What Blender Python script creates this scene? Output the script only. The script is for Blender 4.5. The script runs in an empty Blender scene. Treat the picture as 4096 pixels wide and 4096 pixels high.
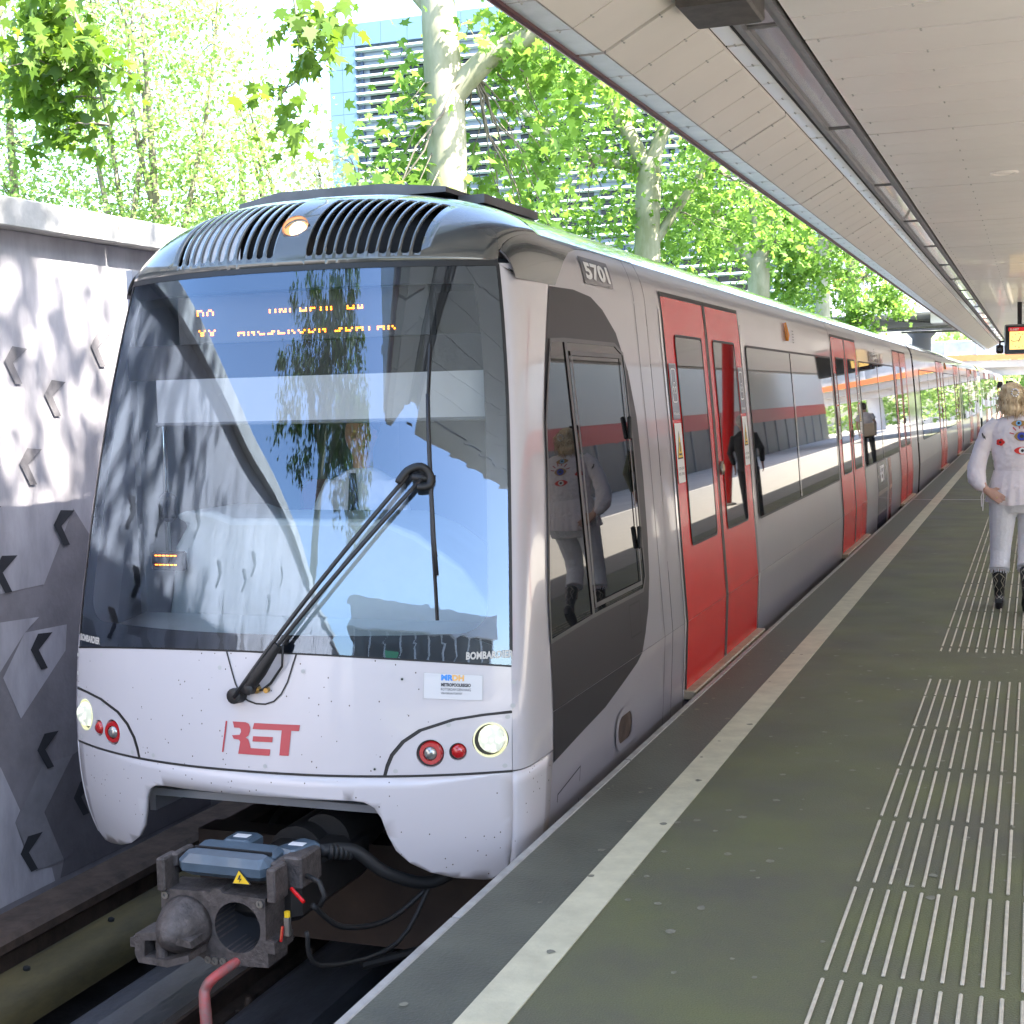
import bpy, bmesh, math, random
from mathutils import Vector, Matrix, noise
R = math.radians
PI = math.pi
scene = bpy.context.scene
C = scene.collection
# ------------------------------------------------------------------ camera, sky, sun, exposure
cam_d = bpy.data.cameras.new("camera")
cam_d.sensor_width = 36; cam_d.lens = 50.31; cam_d.clip_start = .05; cam_d.clip_end = 900
cam = bpy.data.objects.new("camera", cam_d); C.objects.link(cam)
_v1 = Vector((989., -238., 2700.)).normalized()
_h = Vector((1, -.0248, 0)); _up = _v1.cross(_h).normalized()
if _up.y > 0: _up = -_up
_rt = _v1.cross(_up)
if _rt.x < 0: _rt = -_rt
_M = Matrix((_rt, _v1, _up))          # world = M @ cam(x right, y down, z forward)
cam.matrix_world = Matrix.Translation((0, 0, 1.6)) @ (_M @ Matrix.Diagonal((1, -1, -1))).to_4x4()
scene.camera = cam
SUN = Vector((.66, -.10, .80)).normalized()
world = bpy.data.worlds.new("World"); scene.world = world; world.use_nodes = True
wn = world.node_tree; wn.nodes.clear()
sky = wn.nodes.new("ShaderNodeTexSky"); sky.sky_type = 'NISHITA'; sky.sun_disc = False
sky.sun_elevation = math.asin(SUN.z); sky.sun_rotation = math.atan2(SUN.x, SUN.y)
sky.air_density = 1.0; sky.dust_density = 1.6; sky.ozone_density = 1.0
bg = wn.nodes.new("ShaderNodeBackground"); bg.inputs[1].default_value = .13
wo = wn.nodes.new("ShaderNodeOutputWorld")
wn.links.new(sky.outputs[0], bg.inputs[0]); wn.links.new(bg.outputs[0], wo.inputs[0])
sun_d = bpy.data.lights.new("sun", 'SUN'); sun_d.energy = 5; sun_d.angle = R(.6); sun_d.color = (1, .94, .85)
sun = bpy.data.objects.new("sun", sun_d); C.objects.link(sun)
sun.rotation_euler = SUN.to_track_quat('Z', 'Y').to_euler()
vs = scene.view_settings
vs.view_transform = 'Standard'; vs.look = 'None'; vs.exposure = 3.0; vs.gamma = 1
cy = scene.cycles
cy.max_bounces = 7; cy.diffuse_bounces = 4; cy.glossy_bounces = 4; cy.transmission_bounces = 6; cy.transparent_max_bounces = 12
cy.caustics_reflective = False; cy.caustics_refractive = False
cy.sample_clamp_indirect = 8; cy.use_denoising = True

# ------------------------------------------------------------------ materials
def nodes(m): return m.node_tree.nodes, m.node_tree.links
def mat(name, col, rough=.5, metal=0., spec=.5, coat=0., var=0., vscale=4., bump=0., bscale=30., dark=None, stretch=(1, 1, 1), emit=None, estr=0., rvar=0., coords='Object'):
    """Principled with a noise-mottled base colour"""
    m = bpy.data.materials.new(name); m.use_nodes = True
    n, l = nodes(m); p = n["Principled BSDF"]
    p.inputs["Roughness"].default_value = rough; p.inputs["Metallic"].default_value = metal
    p.inputs["Specular IOR Level"].default_value = spec
    p.inputs["Coat Weight"].default_value = coat; p.inputs["Coat Roughness"].default_value = .03
    c4 = (*col, 1)
    p.inputs["Base Color"].default_value = c4
    if emit: p.inputs["Emission Color"].default_value = (*emit, 1); p.inputs["Emission Strength"].default_value = estr
    if var or bump or rvar:
        tc = n.new("ShaderNodeNewGeometry"); mp = n.new("ShaderNodeMapping"); mp.inputs["Scale"].default_value = stretch
        l.new(tc.outputs["Position"], mp.inputs[0])
    if var:
        t = n.new("ShaderNodeTexNoise"); t.inputs["Scale"].default_value = vscale; t.inputs["Detail"].default_value = 8; t.inputs["Roughness"].default_value = .62
        r = n.new("ShaderNodeValToRGB"); d = dark or tuple(x * (1 - var) for x in col)
        r.color_ramp.elements[0].position = .34; r.color_ramp.elements[0].color = (*d, 1)
        r.color_ramp.elements[1].position = .64; r.color_ramp.elements[1].color = c4
        l.new(mp.outputs[0], t.inputs["Vector"]); l.new(t.outputs["Fac"], r.inputs[0]); l.new(r.outputs[0], p.inputs["Base Color"])
    if rvar:
        t = n.new("ShaderNodeTexNoise"); t.inputs["Scale"].default_value = 3; t.inputs["Detail"].default_value = 6
        mr = n.new("ShaderNodeMapRange"); mr.inputs["To Min"].default_value = max(0, rough - rvar); mr.inputs["To Max"].default_value = rough + rvar
        l.new(mp.outputs[0], t.inputs["Vector"]); l.new(t.outputs["Fac"], mr.inputs[0]); l.new(mr.outputs[0], p.inputs["Roughness"])
    if bump:
        t = n.new("ShaderNodeTexNoise"); t.inputs["Scale"].default_value = bscale; t.inputs["Detail"].default_value = 5
        b = n.new("ShaderNodeBump"); b.inputs["Strength"].default_value = bump; b.inputs["Distance"].default_value = .01
        l.new(mp.outputs[0], t.inputs["Vector"]); l.new(t.outputs["Fac"], b.inputs["Height"]); l.new(b.outputs[0], p.inputs["Normal"])
    return m
def glass(name, tint, base, k, ior=1.5, rough=0.):
    m = bpy.data.materials.new(name); m.use_nodes = True
    n, l = nodes(m); n.clear()
    o = n.new("ShaderNodeOutputMaterial"); mx = n.new("ShaderNodeMixShader"); tr = n.new("ShaderNodeBsdfTransparent"); gl = n.new("ShaderNodeBsdfGlossy")
    fr = n.new("ShaderNodeFresnel"); fr.inputs[0].default_value = ior
    ma = n.new("ShaderNodeMath"); ma.operation = 'MULTIPLY_ADD'; ma.inputs[1].default_value = k; ma.inputs[2].default_value = base; ma.use_clamp = True
    tr.inputs[0].default_value = (*tint, 1); gl.inputs[0].default_value = (.62, .78, 1, 1); gl.inputs[1].default_value = rough
    l.new(fr.outputs[0], ma.inputs[0]); l.new(ma.outputs[0], mx.inputs[0]); l.new(tr.outputs[0], mx.inputs[1]); l.new(gl.outputs[0], mx.inputs[2]); l.new(mx.outputs[0], o.inputs[0])
    return m
def emis(name, col, s):
    m = bpy.data.materials.new(name); m.use_nodes = True
    n, l = nodes(m); p = n["Principled BSDF"]; p.inputs["Base Color"].default_value = (*col, 1)
    p.inputs["Emission Color"].default_value = (*col, 1); p.inputs["Emission Strength"].default_value = s
    return m
def lampmat(name, col, lo, hi):
    m = emis(name, col, 1); n, l = nodes(m); g = n.new("ShaderNodeNewGeometry"); v = n.new("ShaderNodeTexVoronoi"); v.inputs["Scale"].default_value = 42
    r = n.new("ShaderNodeMapRange"); r.inputs["From Min"].default_value = .1; r.inputs["From Max"].default_value = .6; r.inputs["To Min"].default_value = hi; r.inputs["To Max"].default_value = lo
    l.new(g.outputs["Position"], v.inputs["Vector"]); l.new(v.outputs["Distance"], r.inputs[0]); l.new(r.outputs[0], n["Principled BSDF"].inputs["Emission Strength"])
    n["Principled BSDF"].inputs["Roughness"].default_value = .1; return m
def leafmat(name, c1, c2, tr=.5):
    m = bpy.data.materials.new(name); m.use_nodes = True
    n, l = nodes(m); n.clear(); o = n.new("ShaderNodeOutputMaterial"); g = n.new("ShaderNodeNewGeometry")
    r = n.new("ShaderNodeValToRGB"); r.color_ramp.elements[0].color = (*c1, 1); r.color_ramp.elements[1].color = (*c2, 1)
    l.new(g.outputs["Random Per Island"], r.inputs[0])
    p = n.new("ShaderNodeBsdfPrincipled"); p.inputs["Roughness"].default_value = .5; p.inputs["Specular IOR Level"].default_value = .35
    t = n.new("ShaderNodeBsdfTranslucent"); mx = n.new("ShaderNodeMixShader"); mx.inputs[0].default_value = tr
    h = n.new("ShaderNodeHueSaturation"); h.inputs["Value"].default_value = 1.5; h.inputs["Saturation"].default_value = 1.05; h.inputs["Hue"].default_value = .49
    l.new(r.outputs[0], p.inputs["Base Color"]); l.new(r.outputs[0], h.inputs["Color"]); l.new(h.outputs[0], t.inputs[0])
    l.new(p.outputs[0], mx.inputs[1]); l.new(t.outputs[0], mx.inputs[2]); l.new(mx.outputs[0], o.inputs[0])
    return m
M = {}
M['white'] = mat('white_paint', (.585, .555, .565), .26, coat=.4)
M['side'] = mat('silver_grey_paint', (.36, .34, .365), .28, metal=.15, coat=.5, var=.04, vscale=2)
M['pillar'] = mat('pearl_paint', (.53, .50, .52), .2, coat=1, var=.04)
M['roofs'] = mat('roof_silver', (.42, .43, .44), .18, metal=.3, coat=1, var=.12, vscale=2, rvar=.06)
M['cap'] = mat('dark_grey_gloss', (.105, .11, .105), .16, metal=.35, coat=.8, var=.12, vscale=3, rvar=.04)
M['cabdark'] = mat('anthracite_paint', (.030, .028, .032), .38, spec=.2, var=.1)
M['black'] = mat('black_rubber', (.012, .012, .013), .5, var=.3)
M['blackgloss'] = mat('black_gloss', (.008, .009, .012), .05, spec=.6)
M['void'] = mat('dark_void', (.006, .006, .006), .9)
M['red'] = mat('red_paint', (.62, .010, .009), .27, coat=.12, spec=.35)
M['logo_red'] = mat('logo_red', (.50, .06, .075), .35, coat=.3, var=.1)
M['side_glass'] = mat('tinted_glass', (.012, .013, .015), .015, spec=.33)
M['windscreen'] = glass('windscreen_glass', (.96, .98, .98), .10, 1.15, 1.5)
M['screw'] = mat('grey_plug', (.45, .45, .43), .4)
M['seam'] = mat('dark_seam', (.03, .028, .027), .6)
M['chrome'] = mat('chrome', (.75, .75, .75), .12, metal=1)
M['steel'] = mat('worn_steel', (.30, .29, .27), .4, metal=.8, var=.3, vscale=12)
M['text_silver'] = mat('silver_letters', (.55, .52, .47), .5)
M['ink'] = mat('dark_ink', (.03, .03, .035), .5)
M['plate'] = mat('plate_dark', (.055, .05, .075), .3, coat=.5)
M['pale'] = mat('sticker_white', (.78, .78, .78), .4)
M['yellow'] = mat('warning_yellow', (.85, .55, .02), .45)
M['lamp_on'] = lampmat('lamp_glow', (.75, .76, .60), .03, .22)
M['lamp_rim'] = emis('lamp_rim_glow', (.60, .60, .36), .11)
M['lamp_warm'] = emis('warm_lamp', (1, .72, .45), .5)
M['copper'] = mat('lamp_cup', (.55, .30, .18), .3, metal=.6)
M['redlens'] = mat('red_lens', (.45, .01, .012), .08, coat=1)
M['clearlens'] = mat('clear_lens', (.5, .5, .47), .08, metal=.6, coat=1, var=.5, vscale=60)
M['led'] = emis('amber_led', (1, .20, .01), 1.7)
M['sill'] = mat('worn_tread', (.42, .34, .24), .5, var=.35, vscale=14)
M['dash'] = mat('console_grey', (.50, .57, .58), .5, var=.12, vscale=3)
M['interior'] = mat('cab_wall', (.36, .37, .40), .6, var=.1)
M['blind'] = mat('blind_fabric', (.62, .62, .64), .8)
M['concrete'] = mat('concrete', (.42, .41, .40), .85, var=.3, vscale=3, bump=.25, bscale=40)
M['coping'] = mat('coping_concrete', (.48, .47, .45), .85, var=.35, vscale=5, bump=.3, bscale=25)
M['mural_base'] = mat('wall_paint_grey', (.42, .40, .425), .8, var=.38, vscale=4, stretch=(1, 1, .3), bump=.3, bscale=30)
M['mural_mid'] = mat('mural_mid_grey', (.20, .185, .195), .8, var=.25, vscale=5, bump=.3, bscale=30)
M['mural_dark'] = mat('mural_black', (.022, .022, .026), .75, var=.3, vscale=6, bump=.2)
M['mural_deep'] = mat('mural_deep_grey', (.11, .10, .108), .8, var=.25, vscale=5, bump=.3, bscale=30)
M['rust'] = mat('rusty_steel', (.10, .068, .050), .75, metal=.3, var=.5, vscale=9, bump=.3)
M['railtop'] = mat('polished_rail', (.35, .33, .30), .25, metal=.9, var=.3, vscale=3, stretch=(1, .1, 1))
M['moss'] = mat('mossy_cover', (.085, .066, .020), .7, var=.55, vscale=6, bump=.3, stretch=(1, .35, 1))
M['slab'] = mat('track_slab', (.06, .055, .055), .85, var=.5, vscale=5, bump=.5)
M['asphalt'] = mat('asphalt', (.06, .06, .06), .9, var=.4, vscale=2, bump=.4)
M['grass'] = mat('lawn', (.05, .11, .02), .9, var=.5, vscale=3, bump=.5)
M['line'] = mat('line_paint', (.56, .53, .38), .6, var=.22, vscale=7, bump=.2, bscale=80)
M['stud'] = mat('tactile_rib', (.55, .50, .39), .55, var=.2, vscale=30)
M['kerb'] = mat('kerb_edge', (.36, .35, .33), .6, var=.3, vscale=12)
M['bluecase'] = mat('blue_grey_case', (.085, .125, .165), .38, coat=.3, var=.3, vscale=7)
M['cast'] = mat('cast_iron', (.13, .112, .104), .6, metal=.4, var=.5, vscale=25, bump=.5, bscale=90)
M['hose'] = mat('rubber_hose', (.013, .013, .013), .6, var=.3)
M['redpipe'] = mat('red_lever', (.45, .055, .05), .45, var=.35, vscale=14, dark=(.16, .15, .14))
# ------------------------------------------------------------------ geometry helpers
ORG = {}
class MB:
    def __init__(s): s.v = []; s.f = []; s.m = []; s.mats = []
    def mi(s, m):
        if m is None: return 0
        if m not in s.mats: s.mats.append(m)
        return s.mats.index(m)
    def add(s, vs, fs, m=None):
        o = len(s.v); s.v += [tuple(v) for v in vs]; s.f += [tuple(i + o for i in f) for f in fs]; s.m += [s.mi(m)] * len(fs); return s
    def box(s, c, d, rz=0, m=None, rx=0, ry=0, bev=0):
        x, y, z = d[0] / 2, d[1] / 2, d[2] / 2
        if bev:
            b = bev; pts = []
            Q = [(-x + b, -y), (x - b, -y), (x, -y + b), (x, y - b), (x - b, y), (-x + b, y), (-x, y - b), (-x, -y + b)]
            Qi = [(px * (1 - b / x), py * (1 - b / y)) for px, py in Q]
            vs = [(p[0], p[1], -z) for p in Qi] + [(p[0], p[1], -z + b) for p in Q] + [(p[0], p[1], z - b) for p in Q] + [(p[0], p[1], z) for p in Qi]
            fs = [tuple(range(7, -1, -1)), tuple(range(24, 32))]
            for k in range(3):
                for i in range(8): fs.append((k * 8 + i, k * 8 + (i + 1) % 8, k * 8 + 8 + (i + 1) % 8, k * 8 + 8 + i))
        else:
            vs = [(-x, -y, -z), (x, -y, -z), (x, y, -z), (-x, y, -z), (-x, -y, z), (x, -y, z), (x, y, z), (-x, y, z)]
            fs = [(3, 2, 1, 0), (4, 5, 6, 7), (0, 1, 5, 4), (1, 2, 6, 5), (2, 3, 7, 6), (3, 0, 4, 7)]
        T = Matrix.Translation(c) @ Matrix.Rotation(rz, 4, 'Z') @ Matrix.Rotation(ry, 4, 'Y') @ Matrix.Rotation(rx, 4, 'X')
        return s.add([T @ Vector(v) for v in vs], fs, m)
    def bx(s, x0, x1, y0, y1, z0, z1, m=None, bev=0): return s.box(((x0 + x1) / 2, (y0 + y1) / 2, (z0 + z1) / 2), (x1 - x0, y1 - y0, z1 - z0), m=m, bev=bev)
    def tube(s, pts, r, n=8, m=None, cap=True, flat=1., upv=None):
        """pts with radius r (number, or list); flat squashes one axis"""
        pts = [Vector(p) for p in pts]; k = len(pts)
        rs = r if isinstance(r, (list, tuple)) else [r] * k
        vs = []; fs = []; a = None
        for i, p in enumerate(pts):
            d = (pts[min(i + 1, k - 1)] - pts[max(i - 1, 0)]).normalized()
            if a is None:
                a = Vector(upv) if upv else (Vector((0, 0, 1)) if abs(d.z) < .9 else Vector((1, 0, 0)))
            a = (a - d * a.dot(d)).normalized(); b = d.cross(a)
            rr = rs[i]; ra, rb = (rr if isinstance(rr, (tuple, list)) else (rr, rr * flat))
            for j in range(n):
                t = 2 * PI * j / n; vs.append(p + a * math.cos(t) * ra + b * math.sin(t) * rb)
        for i in range(k - 1):
            for j in range(n):
                fs.append((i * n + j, i * n + (j + 1) % n, (i + 1) * n + (j + 1) % n, (i + 1) * n + j))
        if cap: fs.append(tuple(range(n - 1, -1, -1))); fs.append(tuple(range((k - 1) * n, k * n)))
        return s.add(vs, fs, m)
    def prism(s, poly, T, h, m=None):
        """2D polygon (u,v) mapped by T(u,v,w), w from 0 to h"""
        n = len(poly); vs = [T(u, v, 0) for u, v in poly] + [T(u, v, h) for u, v in poly]
        fs = [tuple(range(n - 1, -1, -1)), tuple(range(n, 2 * n))] + [(i, (i + 1) % n, n + (i + 1) % n, n + i) for i in range(n)]
        return s.add(vs, fs, m)
    def lathe(s, prof, c, ax, n=24, m=None, hollow=False):
        """prof: (radius, height along ax)"""
        ax = Vector(ax).normalized(); a = ax.orthogonal().normalized(); b = ax.cross(a); c = Vector(c); k = len(prof)
        vs = [c + ax * h + (a * math.cos(2 * PI * j / n) + b * math.sin(2 * PI * j / n)) * r for r, h in prof for j in range(n)]
        fs = [(i * n + j, i * n + (j + 1) % n, (i + 1) * n + (j + 1) % n, (i + 1) * n + j) for i in range(k - 1) for j in range(n)]
        if prof[0][0] > 1e-5 and not hollow: fs.append(tuple(range(n - 1, -1, -1)))
        if prof[-1][0] > 1e-5: fs.append(tuple(range((k - 1) * n, k * n)))
        return s.add(vs, fs, m)
    def ball(s, c, r, n=14, m=None, T=None):
        rx, ry, rz = r if isinstance(r, (tuple, list)) else (r, r, r); vs = [(0, 0, rz)]; k = n // 2
        for i in range(1, k):
            a = PI * i / k
            for j in range(n): vs.append((rx * math.sin(a) * math.cos(2 * PI * j / n), ry * math.sin(a) * math.sin(2 * PI * j / n), rz * math.cos(a)))
        vs.append((0, 0, -rz)); L = len(vs) - 1
        fs = [(0, 1 + j, 1 + (j + 1) % n) for j in range(n)] + [(L, L - n + (j + 1) % n, L - n + j) for j in range(n)]
        for i in range(k - 2):
            for j in range(n): fs.append((1 + i * n + j, 1 + (i + 1) * n + j, 1 + (i + 1) * n + (j + 1) % n, 1 + i * n + (j + 1) % n))
        X = Matrix.Translation(c) @ (T.to_4x4() if T else Matrix.Identity(4))
        return s.add([X @ Vector(v) for v in vs], fs, m)
    def build(s, name, m=None, parent=None, smooth=False, sharp=None, origin=None):
        me = bpy.data.meshes.new(name)
        if not s.v: s.v = [(0, 0, 0)]
        xs, ys, zs = zip(*[(v[0], v[1], v[2]) for v in s.v])
        o = Vector(origin) if origin else Vector(((min(xs) + max(xs)) / 2, (min(ys) + max(ys)) / 2, min(zs)))
        me.from_pydata([(v[0] - o.x, v[1] - o.y, v[2] - o.z) for v in s.v], [], s.f)
        ms = list(s.mats)
        if m is not None and not ms: ms = [m]
        if m is not None and None not in s.mats and s.mats and m not in ms: pass
        for q in ms: me.materials.append(M[q] if isinstance(q, str) else q)
        if len(ms) > 1: me.polygons.foreach_set('material_index', s.m)
        if smooth: me.polygons.foreach_set('use_smooth', [True] * len(me.polygons))
        me.update()
        ob = bpy.data.objects.new(name, me); C.objects.link(ob)
        if smooth and sharp: me.set_sharp_from_angle(angle=R(sharp))
        po = Vector((0, 0, 0))
        if parent is not None: ob.parent = parent; po = ORG[parent]
        ob.location = o - po; ORG[ob] = o
        return ob
def tag(o, label=None, cat=None, group=None, kind=None):
    if label: o['label'] = label
    if cat: o['category'] = cat
    if group: o['group'] = group
    if kind: o['kind'] = kind
    return o
def thing(name, label, cat, loc=(0, 0, 0), group=None):
    o = bpy.data.objects.new(name, None); C.objects.link(o); o.location = loc; o.empty_display_size = .2; ORG[o] = Vector(loc)
    return tag(o, label, cat, group)
def each(name, m, parent, mbs, **k):
    """one mesh object per builder"""
    return [b.build(name, m, parent, **k) for b in mbs]
def copy_tree(o, loc, label=None, top=True):
    c = o.copy(); C.objects.link(c)
    if top: c.location = loc; ORG[c] = Vector(loc)
    if label: c['label'] = label
    for ch in list(o.children):
        d = copy_tree(ch, None, top=False); d.parent = c
    return c
def sp(pp, k=5):
    """smooth curve through the points"""
    P_ = [Vector(p) for p in pp]; o = []
    for i in range(len(P_) - 1):
        p0 = P_[max(i - 1, 0)]; p1 = P_[i]; p2 = P_[i + 1]; p3 = P_[min(i + 2, len(P_) - 1)]
        for j in range(k):
            u = j / k; o.append(0.5 * ((2 * p1) + (p2 - p0) * u + (2 * p0 - 5 * p1 + 4 * p2 - p3) * u * u + (3 * p1 - p0 - 3 * p2 + p3) * u**3))
    return o + [P_[-1]]
# --- surface patches: polygons in a parameter plane, cut into cells and mapped by a function
def area2(p): return sum(p[i][0] * p[(i + 1) % len(p)][1] - p[(i + 1) % len(p)][0] * p[i][1] for i in range(len(p)))
def patch(mb, fn, polys, ca=.05, cb=.05, off=0., m=None):
    bm = bmesh.new()
    for p in polys:
        p = [q for i, q in enumerate(p) if math.dist(q, p[i - 1]) > 1e-6]
        if area2(p) < 0: p = p[::-1]
        f = bm.faces.new([bm.verts.new((a, b, 0)) for a, b in p])
    bm.normal_update()
    bmesh.ops.triangulate(bm, faces=[f for f in bm.faces if len(f.verts) > 4])
    A = [v.co.x for v in bm.verts]; Bq = [v.co.y for v in bm.verts]
    for ax, lo, hi, st in ((0, min(A), max(A), ca), (1, min(Bq), max(Bq), cb)):
        k = int((hi - lo) / st)
        for i in range(1, k + 1):
            c = lo + (hi - lo) * i / (k + 1)
            co = (c, 0, 0) if ax == 0 else (0, c, 0); no = (1, 0, 0) if ax == 0 else (0, 1, 0)
            bmesh.ops.bisect_plane(bm, geom=bm.verts[:] + bm.edges[:] + bm.faces[:], dist=1e-6, plane_co=co, plane_no=no)
    bmesh.ops.remove_doubles(bm, verts=bm.verts, dist=1e-6)
    e = 1e-3; vs = []
    bm.verts.index_update()
    for v in bm.verts:
        a, b = v.co.x, v.co.y; p = Vector(fn(a, b))
        if off:
            nrm = (Vector(fn(a + e, b)) - Vector(fn(a - e, b))).cross(Vector(fn(a, b + e)) - Vector(fn(a, b - e)))
            if nrm.length > 1e-12: p = p + nrm.normalized() * off
        vs.append(p)
    mb.add(vs, [tuple(v.index for v in f.verts) for f in bm.faces], m); bm.free()
    return mb
def P(name, fn, polys, m, parent, off=0., ca=.05, cb=.05, smooth=True, sharp=None):
    return patch(MB(), fn, polys, ca, cb, off).build(name, m, parent, smooth, sharp)
def ribbon(pl, w, sb=1., closed=False):
    """polyline -> quads of width w (second axis metres scale sb)"""
    n = len(pl); L = []; Rr = []
    for i, (a, b) in enumerate(pl):
        if closed: p, q = pl[i - 1], pl[(i + 1) % n]
        else: p, q = pl[max(i - 1, 0)], pl[min(i + 1, n - 1)]
        d1 = Vector((a - p[0], (b - p[1]) * sb)); d2 = Vector((q[0] - a, (q[1] - b) * sb))
        if d1.length < 1e-7: d1 = d2
        if d2.length < 1e-7: d2 = d1
        d1.normalize(); d2.normalize(); t = (d1 + d2)
        if t.length < 1e-3: t = d1
        t.normalize(); nn = Vector((-t.y, t.x)); k = min(2.5, 1 / max(.3, nn.dot(Vector((-d1.y, d1.x)))))
        L.append((a + nn.x * w / 2 * k, b + nn.y * w / 2 * k / sb)); Rr.append((a - nn.x * w / 2 * k, b - nn.y * w / 2 * k / sb))
    return [[Rr[i], Rr[(i + 1) % n], L[(i + 1) % n], L[i]] for i in range(n if closed else n - 1)]
def disc(c, r, n=20, sb=1., a0=0, a1=2 * PI): return [(c[0] + r * math.cos(a0 + (a1 - a0) * i / n), c[1] + r * math.sin(a0 + (a1 - a0) * i / n) / sb) for i in range(n + (0 if abs(a1 - a0 - 2 * PI) < 1e-6 else 1))]
def rrect(a0, a1, b0, b1, r, n=5):
    o = []
    for cx, cy_, s in ((a1 - r, b0 + r, -PI / 2), (a1 - r, b1 - r, 0), (a0 + r, b1 - r, PI / 2), (a0 + r, b0 + r, PI)):
        o += [(cx + r * math.cos(s + PI / 2 * i / n), cy_ + r * math.sin(s + PI / 2 * i / n)) for i in range(n + 1)]
    return o
def ring(outer, inner):
    n = len(outer); return [[outer[i], outer[(i + 1) % n], inner[(i + 1) % n], inner[i]] for i in range(n)]
def text2d(s, size, bold=0., sx=1., sp=1., shear=0.):
    cu = bpy.data.curves.new('txt', 'FONT'); cu.body = s; cu.size = size; cu.offset = bold; cu.space_character = sp; cu.shear = shear; cu.resolution_u = 3
    ob = bpy.data.objects.new('txt', cu); C.objects.link(ob)
    dg = bpy.context.evaluated_depsgraph_get(); me = ob.evaluated_get(dg).to_mesh()
    vs = [(v.co.x * sx, v.co.y) for v in me.vertices]; fs = [tuple(p.vertices) for p in me.polygons]
    ob.evaluated_get(dg).to_mesh_clear(); bpy.data.objects.remove(ob); bpy.data.curves.remove(cu)
    return vs, fs
def text(mb, fn, s, a, b, size, off=.003, bold=0., sx=1., sp=1., align='l', m=None, shear=0., w=None):
    vs, fs = text2d(s, size, bold, sx, sp, shear)
    x0 = min(v[0] for v in vs); x1 = max(v[0] for v in vs)
    k = (w / (x1 - x0)) if w else 1
    vs = [((v[0] - x0) * k, v[1]) for v in vs]; x1 = (x1 - x0) * k
    dx = {'l': 0, 'c': -x1 / 2, 'r': -x1}[align]; e = 1e-3; o = []
    for u, v in vs:
        A, Bv = a + u + dx, b + v; p = Vector(fn(A, Bv))
        n = (Vector(fn(A + e, Bv)) - Vector(fn(A - e, Bv))).cross(Vector(fn(A, Bv + e)) - Vector(fn(A, Bv - e))).normalized()
        o.append(p + n * off)
    mb.add(o, fs, m); return mb
XC=-2.80
def lerp_t(tab,z):
    if z<=tab[0][0]: return tab[0][1]
    for (a,b),(c,d) in zip(tab,tab[1:]):
        if z<=c:
            t=(z-a)/(c-a); return b+(d-b)*t
    return tab[-1][1]
def smooth_t(tab,z):
    # monotone-ish catmull-rom through the table
    n=len(tab)
    if z<=tab[0][0]: return tab[0][1]
    if z>=tab[-1][0]: return tab[-1][1]
    for i in range(n-1):
        if z<=tab[i+1][0]:
            x0,y0=tab[i];x1,y1=tab[i+1]
            h=x1-x0;t=(z-x0)/h
            m0=(y1-tab[i-1][1])/(x1-tab[i-1][0]) if i>0 else (y1-y0)/h
            m1=(tab[i+2][1]-y0)/(tab[i+2][0]-x0) if i<n-2 else (y1-y0)/h
            return (2*t**3-3*t*t+1)*y0+(t**3-2*t*t+t)*h*m0+(-2*t**3+3*t*t)*y1+(t**3-t*t)*h*m1
SIDE=[(-.30,.985),(-.02,1.008),(.37,1.025),(.371,1.025),(1.35,.963),(2.15,.898)]
HWF=[(-.30,.93),(-.05,.985),(.22,1.0),(.62,.995),(1.1,.972),(1.6,.935),(1.95,.892),(2.135,.862)]
YC=[(-.30,4.74),(-.05,4.68),(.22,4.66),(.62,4.69),(1.1,4.775),(1.6,4.885),(2.135,5.01)]
def side(z): return lerp_t(SIDE,z)
def hwf(z): return smooth_t(HWF,z)
def yc(z): return smooth_t(YC,z)
B=.28
ZT=2.135
def Fr(x,z):
    """front: x = metres from centre, z -> point"""
    h=hwf(z); a=abs(x)/h
    return (XC+x,yc(z)+B*a**2.3,z)
def sx(Y,z):
    """half width of the side at Y"""
    zz=min(z,ZT)
    y0=yc(zz)+B; h0=min(hwf(zz)+.02,side(zz)); s=side(z)
    t=max(0,min(1,(Y-y0)/1.3)); t=1-(1-t)**2
    return h0+(s-h0)*t
def Sd(Y,z,sg=1):
    return (XC+sg*sx(Y,z),Y,z)
# roof profile: half-width x -> z
ROOF=[(0,2.47),(.3,2.463),(.5,2.44),(.65,2.405),(.76,2.352),(.84,2.275),(.88,2.205),(.898,2.15)]
def roof(x): return smooth_t(ROOF,abs(x))
LC=.56
def Cp(x,ph):
    """cap: ph 0..pi/2"""
    f=Fr(x,ZT)
    return (XC+x*(1-.0*ph),f[1]+LC*(1-math.cos(ph)),ZT+(roof(x)-ZT)*math.sin(ph))
# ------------------------------------------------------------------ ground, track bed, platform
def plane(name, x0, x1, y0, y1, z, m, nx=1, ny=1):
    mb = MB(); vs = [(x0 + (x1 - x0) * i / nx, y0 + (y1 - y0) * j / ny, z) for j in range(ny + 1) for i in range(nx + 1)]
    fs = [(j * (nx + 1) + i, j * (nx + 1) + i + 1, (j + 1) * (nx + 1) + i + 1, (j + 1) * (nx + 1) + i) for j in range(ny) for i in range(nx)]
    return tag(mb.add(vs, fs).build(name, m), kind='structure')
plane('ground', -500, 500, -500, 800, -1.32, 'asphalt')
plane('track_bed', -4.9, -1.4, -30, 110, -1.2, 'slab')
plane('bounce_ground', 4.6, 90, -60, 120, .0, mat('bounce_ground_paving', (.50, .47, .43), .8, var=.2, vscale=.8))  # added ground out of view, pale to bounce sunlight up to the canopy
plane('bounce_road', -60, -4.9, 61.9, 118, -.6, mat('bounce_road_paving', (.42, .41, .38), .8, var=.15, vscale=.4))  # added pale ground that bounces light onto the deck underside
plane('lawn', -120, -4.88, -40, 61.8, 1.0, 'grass')
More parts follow.
